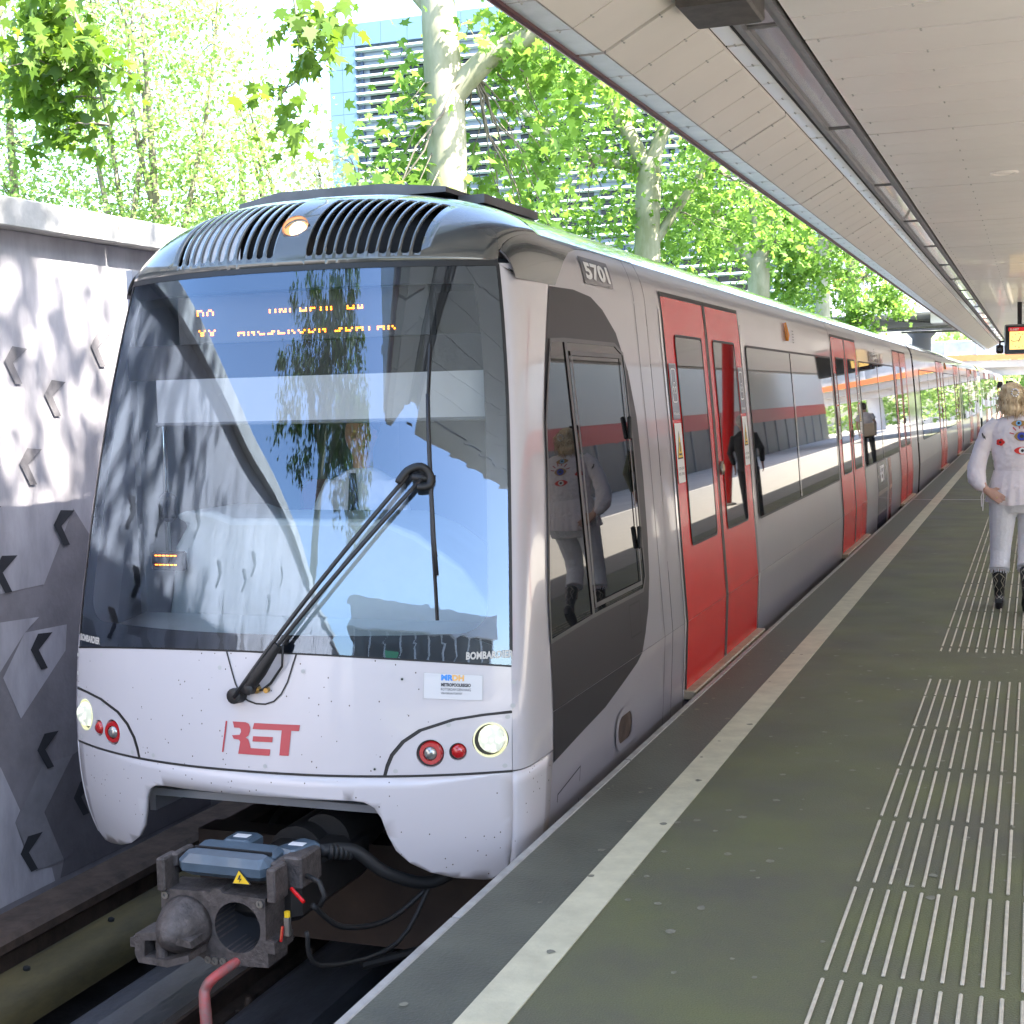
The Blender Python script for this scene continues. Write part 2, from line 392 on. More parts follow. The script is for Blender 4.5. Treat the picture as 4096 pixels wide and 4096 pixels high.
pm = mat('platform_asphalt', (.112, .120, .050), .62, var=.34, vscale=1.6, bump=.35, bscale=160, dark=(.090, .088, .060), rvar=.12)
# fine aggregate on top of the large mottling
_n, _l = nodes(pm); _p = _n["Principled BSDF"]; _base = _p.inputs["Base Color"].links[0].from_socket
_g = _n.new("ShaderNodeTexNoise"); _g.inputs["Scale"].default_value = 220; _g.inputs["Detail"].default_value = 3
_ge = _n.new("ShaderNodeNewGeometry"); _l.new(_ge.outputs["Position"], _g.inputs["Vector"])
_r = _n.new("ShaderNodeMapRange"); _r.inputs["To Min"].default_value = .55; _r.inputs["To Max"].default_value = 1.45
_mx = _n.new("ShaderNodeMix"); _mx.data_type = 'RGBA'; _mx.blend_type = 'MULTIPLY'; _mx.inputs[0].default_value = 1
_l.new(_g.outputs["Fac"], _r.inputs[0]); _l.new(_base, _mx.inputs[6]); _l.new(_r.outputs[0], _mx.inputs[7]); _l.new(_mx.outputs[2], _p.inputs["Base Color"])
M['platform'] = pm
M['edge_tile'] = mat('edge_paving', (.100, .104, .078), .55, var=.35, vscale=3, bump=.3, bscale=90, rvar=.1)
XE = -1.69
mb = MB(); mb.bx(-1.4, .9, -30, 92, -.3, 0, 'platform'); mb.bx(.9, 4.6, -30, 92, -.3, .001, mat('bounce_platform_paving', (.25, .235, .21), .7, var=.15, vscale=3)); mb.bx(XE + .02, -1.4, -30, 92, -.3, -.001, 'edge_tile'); mb.bx(-1.55, 4.6, -30, 92, -1.25, -.3, 'concrete')  # unseen half of the platform made pale to bounce light onto the ceiling
tag(mb.build('platform'), kind='structure')
mb = MB()
y = -30
while y < 92: mb.bx(XE - .012, XE + .02, y, y + 1.99, -.12, .002, bev=.004); y += 2
tag(mb.build('platform_kerb', 'kerb'), kind='structure')
mb = MB(); mb.bx(-1.402, -1.268, -30, 92, -.01, .004)
tag(mb.build('platform_line', 'line'), kind='structure')
mb = MB()
for yy in (21.4, 36.5): mb.bx(XE + .03, -.56, yy, yy + .05, -.01, .003)
tag(mb.build('platform_joint', mat('joint_strip', (.45, .46, .44), .6)), kind='structure')
mb = MB(); random.seed(3)
def rib(x, y0, y1):
    w = .0055; mb.box((x, (y0 + y1) / 2, .003), (w * 2, y1 - y0, .006), bev=.0025)
rows = [(7.72 - .06, 8.1)] + [(7.64 - .76 * k - .70, 7.64 - .76 * k) for k in range(0, 14)]
rows += [(8.98, 9.10)] + [(9.16 + .76 * k, 9.86 + .76 * k) for k in range(0, 60)]
for y0, y1 in rows:
    for i in range(14):
        if y0 > 30 and i % 2: continue
        rib(-.541 + i * .0515, y0, y1)
tag(mb.build('tactile_paving', 'stud'), kind='structure')
# spots of old chewing gum trodden flat
M['gum'] = mat('old_gum', (.24, .235, .18), .7, var=.4, vscale=40)
mb = MB(); random.seed(11)
for i in range(330):
    x = random.uniform(-1.66, .4); yy = random.choice((random.uniform(3, 9), random.uniform(3, 30))); r = random.uniform(.006, .017)
    n = 9; vs = [(x + math.cos(2 * PI * j / n) * r * random.uniform(.7, 1.1), yy + math.sin(2 * PI * j / n) * r * random.uniform(.7, 1.3), .0062 if -1.41 < x < -1.26 else .0022) for j in range(n)]
    mb.add(vs, [tuple(range(n))])
tag(mb.build('chewing_gum_spots', 'gum'), 'flattened chewing gum spots scattered over the platform', None, None, 'stuff')
# rails and conductor rail
def extr(mb, prof, y0, y1, m=None): return mb.prism(prof, lambda u, v, w: (u, y0 + w, v), y1 - y0, m)
def rail(name, xc, z, label):
    t = thing(name, label, 'rail', (xc, 0, z - .15)); p = [(-.065, -.14), (.065, -.14), (.06, -.125), (.012, -.11), (.009, -.04), (.034, -.028), (.034, -.006), (.025, 0), (-.025, 0), (-.034, -.006), (-.034, -.028), (-.009, -.04), (-.012, -.11), (-.06, -.125)]
    extr(MB(), [(xc + u, z + v) for u, v in p], -30, 100).build('rail_body', 'rust', t)
    MB().bx(xc - .024, xc + .024, -30, 100, z - .001, z + .0015).build('rail_running_surface', 'railtop', t)
    mb = MB()
    for k in range(-8, 34):
        for s in (-1, 1):
            mb.box((xc + s * .09, k * .62, z - .135), (.07, .12, .02), bev=.004); mb.lathe([(.018, 0), (.018, .03), (.012, .045)], (xc + s * .095, k * .62, z - .125), (0, 0, 1), 8)
    mb.build('rail_clip', 'rust', t)['kind'] = 'stuff'
rail('running_rail', XC - .70, -1.04, 'rusty running rail farther from the platform, beside the mossy cover')
rail('running_rail', XC + .70, -1.04, 'running rail nearer the platform, deep in its shadow under the train')
t = thing('conductor_rail', 'mossy rounded guard beam over the conductor rail along the mural wall', 'conductor rail', (-4.2, 0, -1.2))
mb = MB()
for k in range(-8, 26):
    y0 = 4.62 + k * 3.1
    extr(mb, [(-4.33, -.925), (-4.30, -.885), (-4.24, -.868), (-4.16, -.878), (-4.09, -.905), (-4.045, -.955), (-4.035, -1.02), (-4.06, -1.02), (-4.1, -.95), (-4.28, -.92)], y0, y0 + 3.085)
mb.build('guard_beam', 'moss', t, smooth=True, sharp=50)
mb = MB()
for k in range(-30, 80):
    mb.lathe([(.016, -.01), (.016, .012), (.008, .016)], (-4.2, 4.42 + k * .62, -.872), (.2, 0, 1), 8)
mb.build('bolt', 'void', t)['kind'] = 'stuff'
mb = MB(); mb.bx(-4.22, -4.14, -30, 100, -1.05, -.96); mb.build('contact_rail', 'rust', t)
for k in range(0, 12): MB().bx(-4.3, -4.1, k * 3.1 + 1, k * 3.1 + 1.12, -1.2, -1.05).build('bracket', 'rust', t)
t = MB(); extr(t, [(-4.56, -.845), (-4.36, -.845), (-4.345, -.83), (-4.345, -.79), (-4.37, -.765), (-4.56, -.755)], -30, 61)
t.bx(-4.52, -4.40, -30, 61, -1.2, -.845)
tag(t.build('cable_duct', 'rust'), 'brown steel cable duct running along the foot of the mural wall', 'cable duct')
mb = MB(); extr(mb, [(-4.0, -1.2), (-3.98, -1.09), (-3.93, -1.06), (-3.80, -1.045), (-3.70, -1.075), (-3.62, -1.12), (-3.6, -1.2)], -30, 100)
extr(mb, [(-3.38, -1.2), (-3.37, -1.13), (-3.30, -1.09), (-3.1, -1.08), (-2.98, -1.11), (-2.93, -1.2)], -30, 100)
tag(mb.build('track_plinth', mat('plinth', (.085, .088, .1), .42, var=.55, vscale=5, bump=.4, bscale=40, stretch=(1, .3, 1), rvar=.15)), kind='structure')
# clamp bolts lying by the rail
t = thing('rail_bolt', 'rusty bolt and ring standing on the track bed by the near rail joint', 'bolt', (-3.62, 4.82, -1.12))
MB().lathe([(.035, 0), (.035, .02), (.02, .025), (.02, .05), (.028, .055), (.028, .08), (.012, .085), (.012, .11), (.022, .112), (.022, .13), (.010, .14)], (-3.62, 4.82, -1.12), (0, 0, 1), 8).build('bolt_shank', 'rust', t)
mb = MB(); mb.tube([(-3.55 + .04 * math.cos(a), 4.86 + .015 * math.cos(a), -1.02 + .035 * math.sin(a)) for a in [2 * PI * i / 14 for i in range(15)]], .007, 6, cap=False); mb.build('ring', 'rust', t)

# ------------------------------------------------------------------ retaining wall with its painted arrows
WX = -4.6
w = thing('retaining_wall', 'concrete retaining wall painted with grey bands and black arrows behind the train', 'wall', (WX, 15, -1.2))
MB().bx(-4.9, WX, -30, 61, -1.25, 2.46).build('wall_face', 'mural_base', w)
mb = MB(); y = 6.42 - 36
while y < 61: mb.bx(-5.0, -4.50, y, y + 2.99, 2.462, 2.60, bev=.006); y += 3
mb.build('coping', 'coping', w)
Wf = lambda y, z: (WX, y, z)
def wallpatch(name, polys, m, off):
    mb = MB()
    for p in polys:
        if area2(p) < 0: p = p[::-1]
        mb.add([(WX + off, a, b) for a, b in p], [tuple(range(len(p)))])
    mb.build(name, m, w)
random.seed(5)
mids = [(-30, .60)]
yy = -30
pts = [(-30, -1.2)]; top = []
while yy < 58:
    if 5.0 < yy < 6.9: yy += .1; continue
    top += [(yy, .35 + random.random() * .5), (yy + .28, .9 + random.random() * .5), (yy + .32, .5 + random.random() * .3)]; yy += .62
top = [p for p in top if not 4.9 < p[0] < 7.0] + [(4.95, .72), (5.47, .74), (5.79, .74), (5.68, 1.02), (6.05, 1.10), (6.3, .8), (6.9, .9)]
top.sort()
pts = [(-30, -1.2), (58.9, -1.2)] + top[::-1]
wallpatch('painted_band', [pts], 'mural_mid', .002)
A_ = [(5.30, 1.04), (5.68, 1.02), (5.79, .745), (5.47, .74)]
B_ = [(5.63, .53), (5.95, .52), (5.93, .39), (5.57, .12), (5.46, .34)]
C0 = [(5.20, .62), (5.74, .59), (5.63, .53), (5.44, .37), (5.30, .37)]
C1 = [(5.30, .07), (5.5, .06), (5.41, -.04), (5.3, -.1)]
C2 = [(5.2, .02), (5.41, -.08), (5.53, -.32), (5.49, -.37), (5.59, -.63), (5.74, -.67), (5.76, -.745), (5.2, -.745)]
D1 = [(5.71, -.14), (5.94, -.15), (5.70, -.38), (5.83, -.66), (5.62, -.65), (5.49, -.37)]
D2 = [(5.94, -.15), (7.2, .1), (7.2, -.76), (5.80, -.745), (5.835, -.66), (5.705, -.38)]
light = [A_, B_, C0, C2]; deep = [D2]
for k in list(range(-26, 0)) + list(range(2, 40)):
    dy = k * 1.31 - .1; dz = random.uniform(-.1, .25)
    if 5.0 < 5.5 + dy < 6.9: continue
    light += [[(a + dy, b + dz) for a, b in q] for q in (B_, A_)]
wallpatch('painted_light_shape', light, 'mural_base', .004)
wallpatch('painted_dark_shape', deep, 'mural_deep', .004)
wallpatch('painted_grey_shape', [D1], mat('mural_grey', (.20, .19, .2), .8, var=.25, vscale=6, bump=.3), .006)
CH = [(.10, .08), (-.01, .09), (-.07, .02), (0, -.09), (.05, -.09), (-.01, .01)]
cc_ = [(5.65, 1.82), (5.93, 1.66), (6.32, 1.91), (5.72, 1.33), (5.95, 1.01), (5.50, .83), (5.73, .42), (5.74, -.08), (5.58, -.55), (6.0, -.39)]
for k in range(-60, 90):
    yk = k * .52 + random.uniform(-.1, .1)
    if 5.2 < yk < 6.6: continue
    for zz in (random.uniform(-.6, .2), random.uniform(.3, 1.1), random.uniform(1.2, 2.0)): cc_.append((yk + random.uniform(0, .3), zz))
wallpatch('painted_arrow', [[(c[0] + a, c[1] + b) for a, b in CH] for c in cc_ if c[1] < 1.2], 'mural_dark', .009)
wallpatch('painted_sunlit_arrow', [[(c[0] + a, c[1] + b) for a, b in CH] for c in cc_ if c[1] >= 1.2], mat('mural_sunlit', (.17, .16, .17), .8, var=.5, vscale=8, bump=.3), .009)  # upper arrows get a lighter colour to stand for sunlight on them

# ------------------------------------------------------------------ platform canopy
M['alu'] = mat('aluminium_frame', (.26, .26, .27), .5, metal=.2, var=.2, vscale=6)
M['palec'] = mat('pale_concrete', (.62, .64, .68), .8, var=.12, vscale=.6)
cn = thing('platform_canopy', 'beige panelled platform canopy with red outer edge above the platform', 'canopy', (2, 15, 3.1))
M['panel'] = mat('canopy_panel', (.82, .80, .775), .36, var=.06, vscale=1.2, coat=.15, rvar=.06)
M['panel2'] = mat('canopy_panel_light', (.82, .785, .735), .42, var=.06, vscale=1.2, rvar=.06)
M['lip'] = mat('canopy_lip', (.60, .585, .59), .32, var=.18, vscale=6, metal=.2)
Y0, Y1 = 1.6, 60
PIT = .4655
def soffit(name, a, b, m, gap=.020, y00=5.724):
    """flat panel run between section points a,b (x,z), cut every PIT"""
    mb = MB(); k0 = int((Y0 - y00) / PIT) - 1; k = k0
    while y00 + k * PIT < Y1:
        y = y00 + k * PIT
        g = gap * (1.9 if k % 6 == 0 else .6)
        y2 = y + PIT - g
        mb.add([(a[0], y, a[1]), (b[0], y, b[1]), (b[0], y2, b[1]), (a[0], y2, a[1]), (a[0], y, a[1] + .02), (b[0], y, b[1] + .02), (b[0], y2, b[1] + .02), (a[0], y2, a[1] + .02)],
               [(0, 3, 2, 1), (4, 5, 6, 7), (0, 1, 5, 4), (2, 3, 7, 6), (1, 2, 6, 5), (3, 0, 4, 7)]); k += 1
    return mb.build(name, m, cn)
soffit('edge_panel', (-1.905, 3.1), (-1.788, 3.1), 'lip')
soffit('sloping_panel', (-1.781, 3.102), (-1.445, 3.283), 'panel2')
soffit('narrow_panel', (-1.437, 3.30), (-1.348, 3.30), 'panel', y00=6.69)
soffit('ceiling_panel', (-1.062, 3.30), (4.2, 3.30), 'panel', y00=6.739)
MB().bx(-1.9, 4.25, Y0, Y1, 3.36, 3.50).add([(-1.9, Y0, 3.13), (-1.79, Y0, 3.13), (-1.44, Y0, 3.32), (-1.9, Y0, 3.37), (-1.9, Y1, 3.13), (-1.79, Y1, 3.13), (-1.44, Y1, 3.32), (-1.9, Y1, 3.37)],
    [(0, 1, 5, 4), (1, 2, 6, 5), (0, 4, 7, 3), (0, 3, 2, 1), (4, 5, 6, 7)]).build('roof_deck', 'void', cn)
M['canopy_red'] = mat('canopy_red', (.085, .012, .010), .45, var=.4, vscale=5)
mb = MB(); mb.tube([(-1.925, Y0, 3.105), (-1.925, Y1, 3.105)], .022, 8); mb.bx(-1.95, -1.908, Y0, Y1, 3.11, 3.17); mb.build('red_edge_trim', 'canopy_red', cn, smooth=True, sharp=40)
mb = MB(); mb.bx(-1.99, -1.95, Y0, Y1, 3.15, 4.25); mb.bx(4.25, 4.29, Y0, Y1, 3.25, 4.0); mb.bx(-1.95, 4.25, Y0, Y1, 4.0, 4.03); mb.build('shade_parapet', 'lip', cn)  # upstand out of view, added to cast the shadow edge on the wall
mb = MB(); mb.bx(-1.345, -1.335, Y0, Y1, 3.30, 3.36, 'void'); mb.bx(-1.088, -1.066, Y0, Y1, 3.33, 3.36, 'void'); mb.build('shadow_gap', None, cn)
M['alu'] = mat('aluminium_frame', (.26, .26, .27), .5, metal=.2, var=.2, vscale=6)
tr = MB(); tr.bx(-1.333, -1.300, Y0, Y1, 3.305, 3.335); tr.bx(-1.150, -1.125, Y0, Y1, 3.318, 3.345); tr.bx(-1.118, -1.090, Y0, Y1, 3.300, 3.345)
k = -16
while 7.0 + k * 2.87 < Y1:
    yk = 6.95 + k * 2.87; tr.bx(-1.300, -1.150, yk, yk + .025, 3.326, 3.337); k += 1
fr = tr.build('light_trough_frame', 'alu', cn)
MB().bx(-1.301, -1.149, Y0, Y1, 3.336, 3.35).build('light_trough_glass', mat('trough_glass', (.10, .095, .10), .07, coat=1, var=.6, vscale=1.4, stretch=(3, .5, 1), dark=(.05, .035, .04)), cn)
mb = MB(); mb.bx(-1.40, -1.10, 5.9, 6.30, 3.185, 3.30, bev=.01); mb.build('junction_box', mat('weathered_box', (.075, .068, .06), .6, var=.5, vscale=12), cn)
for c in ((-.245, 12.2), (-.25, 31.5), (-.25, 50)):
    MB().lathe([(.001, -.012), (.05, -.014), (.055, -.006), (.085, -.006), (.088, -.014), (.105, -.012), (.11, 0)], (c[0], c[1], 3.298), (0, 0, 1), 28).build('ceiling_speaker', 'panel2', cn, smooth=True, sharp=30)
mb = MB(); k = -8
while k < 60:   # rivets in pairs beside the joints
    yk = 5.724 + k * PIT
    for (x, z, x2) in ((-1.845, 3.099, 0), (-1.70, 3.144, 0), (-1.53, 3.236, 0), (-1.39, 3.299, 0)):
        for s in (-.018, .012): mb.lathe([(.006, 0), (.005, -.004), (.001, -.006)], (x, yk + s, z), (0, 0, 1), 6)
    yk = 6.739 + k * PIT
    for x in (-1.0, -.52, -.04): 
        for s in (-.018, .012): mb.lathe([(.006, 0), (.005, -.004), (.001, -.006)], (x, yk + s, 3.299), (0, 0, 1), 6)
    k += 1
mb.build('rivet', 'screw', cn)['kind'] = 'stuff'
# other side of the island platform: unseen wall added to darken the window reflections, and the pavilion behind the photographer
sw = thing('reflection_wall', 'unseen grey and red wall added to darken reflections in the train windows', 'wall', (8.6, 30, 0))
MB().bx(8.6, 8.9, -4, 90, -.3, 1.75).build('wall_base', mat('reflection_grey', (.16, .155, .15), .5, var=.2, vscale=.7), sw)
MB().bx(8.58, 8.9, -4, 90, 1.75, 2.45).build('red_band', mat('reflection_red', (.40, .025, .03), .4), sw)
MB().bx(8.56, 8.9, -4, 90, 2.45, 4.7).build('cream_band', mat('reflection_cream', (.50, .47, .42), .6), sw)
mb = MB()
for i in range(30): mb.bx(8.55, 8.60, -3 + i * 3.1, -2.9 + i * 3.1, -.3, 1.75)
mb.build('wall_post', 'alu', sw)
pv = thing('pavilion', 'white framed glass pavilion behind the photographer, mirrored low in the windscreen', 'building', (1.5, -15, 0))
MB().bx(-3.0, 9.0, -15, -9, 0, 3.0).build('glazing', 'side_glass', pv)
mb = MB(); mb.bx(-3.4, 9.4, -15.4, -8.6, 3.0, 3.9)
for i in range(11): mb.bx(-3.05 + i * 1.2, -2.93 + i * 1.2, -9.02, -8.9, 0, 3.0)
for y in (-14.9, -12.9, -10.9): mb.bx(-3.1, -2.98, y, y + .12, 0, 3.0)
mb.build('frame', 'palec', pv)
MB().bx(-.6, .4, -8.96, -8.93, 1.5, 2.3).build('green_panel', mat('green_sign', (.02, .45, .16), .4), pv)
# columns of the canopy, red tubes leaning towards the track, on the middle of the platform
for (yk, lab) in ((3.2, 'red steel canopy column nearest the photographer, mirrored in the cab window'), (13.0, 'red steel canopy column abreast of the second train door'), (26.0, 'red steel canopy column abreast of the gangway')):
    c = thing('canopy_column', lab, 'column', (1.9, yk, 0), 'red columns under the canopy')
    MB().tube([(1.9, yk, 0), (1.35, yk, 3.3)], .11, 20).build('column_shaft', 'red', c, smooth=True, sharp=60)
    MB().lathe([(.2, 0), (.2, .03), (.13, .05)], (1.9, yk, 0), (0, 0, 1), 20).build('base_plate', 'steel', c)

# ------------------------------------------------------------------ hanging clock display
YC_ = 31.
ck = thing('station_display', 'hanging platform display with lit yellow clock and red header strip', 'clock display', (-.1, YC_, 2.25))
mb = MB(); mb.box((-.02, YC_, 2.553), (1.18, .22, .60), bev=.02); mb.build('housing', mat('display_grey', (.22, .22, .23), .4), ck)
MB().bx(-.585, .545, YC_ - .116, YC_ - .108, 2.275, 2.82).build('display_front', 'blackgloss', ck)
MB().bx(-.53, .53, YC_ - .121, YC_ - .117, 2.716, 2.79).build('header_strip', emis('header_red', (.55, .012, .02), .10), ck)
cf = MB().bx(-.51, -.15, YC_ - .121, YC_ - .117, 2.345, 2.708).build('clock_face', emis('clock_glow', (1, .66, .22), .17), ck)
fc = lambda a, b: (a, YC_ - .1215, b)
ccx, ccz = -.33, 2.527
for i in range(12):
    an = i * PI / 6; r0, r1 = .125, .155; mb = MB()
    patch(mb, fc, ribbon([(ccx + r0 * math.sin(an), ccz + r0 * math.cos(an)), (ccx + r1 * math.sin(an), ccz + r1 * math.cos(an))], .014 if i % 3 == 0 else .010), 9, 9, .001); mb.build('hour_mark', 'ink', cf)
for (an, L, wd) in ((R(22), .09, .013), (R(258), .145, .010)):
    mb = MB(); patch(mb, fc, ribbon([(ccx - .03 * math.sin(an), ccz - .03 * math.cos(an)), (ccx + L * math.sin(an), ccz + L * math.cos(an))], wd), 9, 9, .002 + wd / 10); mb.build('clock_hand', 'ink', cf)
mb = MB(); text(mb, fc, 'R-NET', -.50, 2.73, .06, off=.002, bold=.003, m='pale'); mb.build('header_text', 'pale', ck)
MB().tube([(-.32, YC_, 2.83), (-.32, YC_, 3.31)], .045, 12).build('hanger', 'cabdark', ck, smooth=True, sharp=50)
t = thing('security_camera', 'small black security camera mounted left of the hanging clock display', 'camera', (-.70, YC_, 2.3))
MB().box((-.70, YC_, 2.36), (.14, .3, .17), bev=.02).build('camera_body', 'cabdark', t)
MB().lathe([(.05, 0), (.05, .03), (.035, .035)], (-.70, YC_ - .15, 2.35), (0, -1, 0), 16).build('lens', 'blackgloss', t)
MB().tube([(-.70, YC_, 2.44), (-.70, YC_ + .05, 2.52), (-.60, YC_ + .05, 2.52)], .02, 8).build('bracket', 'cabdark', t)

# ------------------------------------------------------------------ viaduct, parking deck, office block
M['palec'] = mat('pale_concrete', (.62, .64, .68), .8, var=.12, vscale=.6)
M['greyc'] = mat('grey_soffit', (.62, .61, .60), .85, var=.25, vscale=.7)
v = thing('parking_deck', 'pale concrete parking deck crossing behind the plane trees', 'parking deck', (-14, 70, -1))
mb = MB(); mb.bx(-44, -5.9, 62, 63, 4.72, 5.72); mb.bx(-5.9, 3, 62.3, 63.2, 4.78, 6.3); mb.bx(-44, -13.5, 63.5, 64, 6.9, 9.4); mb.bx(-10.2, -9.2, 61.9, 62.2, 3.9, 5.5); mb.build('edge_beam', 'palec', v)
mb = MB(); mb.bx(-44, 8, 62.9, 74, 4.74, 5.1); mb.build('deck_slab', 'greyc', v)
mb = MB()
for x in (-9.5, -4.2, 1.5): mb.bx(x, x + .5, 63.2, 74, 4.35, 4.74)
for yk in (68, 73.4): mb.bx(-12, 8, yk, yk + .5, 4.45, 4.73)
mb.build('cross_beam', 'greyc', v)
for x, yk in ((-7.3, 63.0), (-5.2, 72), (-19, 63)): MB().lathe([(.45, 0), (.45, 5.0), (.75, 5.35)], (x, yk, -1), (0, 0, 1), 20).build('column', 'palec', v, smooth=True, sharp=40)
mb = MB()
for z in (5.9, 6.36): mb.tube([(-44, 62.1, z), (-7.6, 62.1, z)], .035, 6)
for i in range(90): x = -44 + i * .41; mb.tube([(x, 62.1, 5.72), (x, 62.1, 6.36)], .014, 4)
mb.build('railing', mat('galvanised', (.40, .44, .48), .4, metal=.5), v)
MB().bx(-44, -7.6, 64.2, 72, 7.6, 7.9).build('upper_slab', 'greyc', v)
mb = MB(); mb.tube([(-5.6, 64, 4.55), (-2, 72, 4.5)], .05, 6); mb.tube([(-9, 66.2, 4.3), (2, 66.2, 4.3)], .05, 6); mb.tube([(-6, 70.2, 4.25), (2, 70.2, 4.25)], .05, 6); mb.build('pipe', 'steel', v)
v = thing('footbridge', 'white footbridge with orange band crossing far down the line', 'bridge', (0, 92, -1))
MB().bx(-30, 20, 92, 96, 2.78, 3.22).build('bridge_beam', mat('warm_concrete', (.42, .39, .34), .8, var=.1), v)
MB().bx(-30, 20, 92.6, 96, 2.30, 2.78).build('lower_beam', 'greyc', v)
MB().bx(-30, 20, 91.9, 92.1, 3.24, 3.56).build('orange_band', mat('orange_paint', (.75, .20, .07), .6, var=.1), v)
mb = MB()
for i in range(26): mb.bx(-30 + i * 1.9, -29.94 + i * 1.9, 91.9, 92, 3.56, 4.45)
mb.bx(-30, 20, 91.88, 92.02, 4.4, 4.47); mb.build('railing_frame', 'palec', v)
MB().bx(-30, 20, 91.96, 91.99, 3.58, 4.38).build('railing_glass', mat('frosted_glass', (.45, .47, .48), .3, var=.3, vscale=1.2), v)
for x in (-12, 6): MB().lathe([(.5, 0), (.5, 3.4)], (x, 94, -1.1), (0, 0, 1), 20).build('column', 'palec', v, smooth=True, sharp=40)
# office block with louvred front
b = thing('office_building', 'pale blue office block with horizontal sun louvres behind the trees', 'building', (-20, 66, -1.3))
M['bluepanel'] = mat('blue_panel', (.17, .27, .40), .4, var=.08, vscale=.5)
BX, BY = -30.4, 60.
mb = MB()
for k in range(19):   # column of square panels at the corner
    z1 = 18.7 - k * 1.0; mb.bx(BX, BX + .66, BY, BY + .3, z1 - .985, z1); mb.bx(BX + .675, BX + 1.33, BY, BY + .3, z1 - .985, z1)
for k in range(16): mb.bx(BX + 1.345 + k * 1.3, BX + 1.33 + (k + 1) * 1.3, BY, BY + .3, 17.72, 18.7)
mb.build('cladding_panel', 'bluepanel', b)
MB().bx(BX + .02, BX + 22, BY + .31, BY + 22, -1.3, 18.6).build('wall', mat('block_wall', (.28, .34, .44), .5, var=.2, vscale=.3), b)
mb = MB()
for k in range(43): z = 17.5 - k * .39; mb.box((BX + 1.35 + 10.2, BY + .1, z), (20.4, .24, .09), rx=R(-14))
mb.build('louvre', mat('louvre_white', (.62, .66, .72), .4, metal=.2), b)
mb = MB()
for k in range(11): mb.bx(BX + 1.5 + k * 2.02, BX + 1.62 + k * 2.02, BY + .18, BY + .30, 0, 17.6)
mb.build('louvre_post', mat('post_blue', (.05, .08, .16), .4), b)
for k in range(5):
    for i in range(5):
        mb = MB(); z = 14.6 - k * 3.1; x = BX + 1.9 + i * 3.6; mb.bx(x, x + 3.3, BY + .302, BY + .318, z, z + 2.1)
        mb.build('window', 'side_glass', b)
# car and bystanders on the deck
def far_person(x, y, z, top, legs, label, h=1.6, hair=(.05, .035, .03)):
    t = thing('person', label, 'person', (x, y, z), 'people by the parking deck railing'); s = h / 1.75
    mt = mat('skin_far', (.5, .33, .25), .6)
    mb = MB(); mb.tube([(x, y, z + 1.42 * s), (x, y, z + 1.5 * s)], .05 * s, 8); mb.ball((x, y, z + 1.62 * s), (.085 * s, .1 * s, .12 * s), 12); b_ = mb.build('person_body', mt, t, smooth=True)
    mb = MB(); mb.tube([(x, y, z + .88 * s), (x, y, z + 1.1 * s), (x, y, z + 1.36 * s), (x, y, z + 1.46 * s)], [.16 * s, .15 * s, .2 * s, .07 * s], 12, flat=.65)
    for sg in (-1, 1): mb.tube([(x + sg * .17 * s, y, z + 1.38 * s), (x + sg * .24 * s, y, z + 1.1 * s), (x + sg * .2 * s, y - .12 * s, z + .85 * s)], [.055 * s, .045 * s, .035 * s], 8)
    mb.build('jacket', mat('jacket', top, .8), t, smooth=True)
    mb = MB()
    for sg in (-1, 1): mb.tube([(x + sg * .09 * s, y, z + .9 * s), (x + sg * .1 * s, y, z + .45 * s), (x + sg * .1 * s, y, z)], [.1 * s, .07 * s, .05 * s], 8)
    mb.build('trousers', mat('trousers', legs, .8), t, smooth=True)
    MB().ball((x, y + .02, z + 1.66 * s), (.095 * s, .11 * s, .11 * s), 10).build('hair', mat('hair_far', hair, .8), t, smooth=True)
far_person(-7.95, 62.9, 5.10, (.5, .02, .05), (.02, .03, .09), 'bystander in a red jacket and dark blue trousers behind the deck railing')
far_person(-9.15, 63.1, 5.10, (.03, .035, .05), (.02, .02, .03), 'bystander in dark clothes behind the deck railing near the car')
t = thing('parked_car', 'dark blue car parked behind the parking deck railing', 'car', (-11.0, 63.6, 5.10))
X0, Yc0, Z0 = -11.0, 64.2, 5.10
sil = [(-1.9, .25), (-1.95, .6), (-1.8, .8), (-1.1, .92), (-.5, 1.4), (.7, 1.42), (1.35, .98), (1.95, .85), (2.0, .5), (1.95, .25)]
MB().prism(sil, lambda u, v_, w_: (X0 + u, Yc0 - .8 + w_, Z0 + v_), 1.6).build('car_body', mat('car_blue', (.03, .05, .12), .2, coat=1), t)
MB().prism([(-1.0, .94), (-.48, 1.33), (.66, 1.35), (1.2, .98)], lambda u, v_, w_: (X0 + u, Yc0 - .81 + w_, Z0 + v_), .012).build('side_window', 'side_glass', t)
for sg in (-1.25, 1.3):
    o = MB().lathe([(.2, -.02), (.31, 0), (.31, .18), (.2, .2)], (X0 + sg, Yc0 - .82, Z0 + .31), (0, 1, 0), 20).build('wheel', 'black', t)
    MB().lathe([(.19, -.03), (.05, -.04)], (X0 + sg, Yc0 - .82, Z0 + .31), (0, 1, 0), 12).build('rim', 'chrome', o)
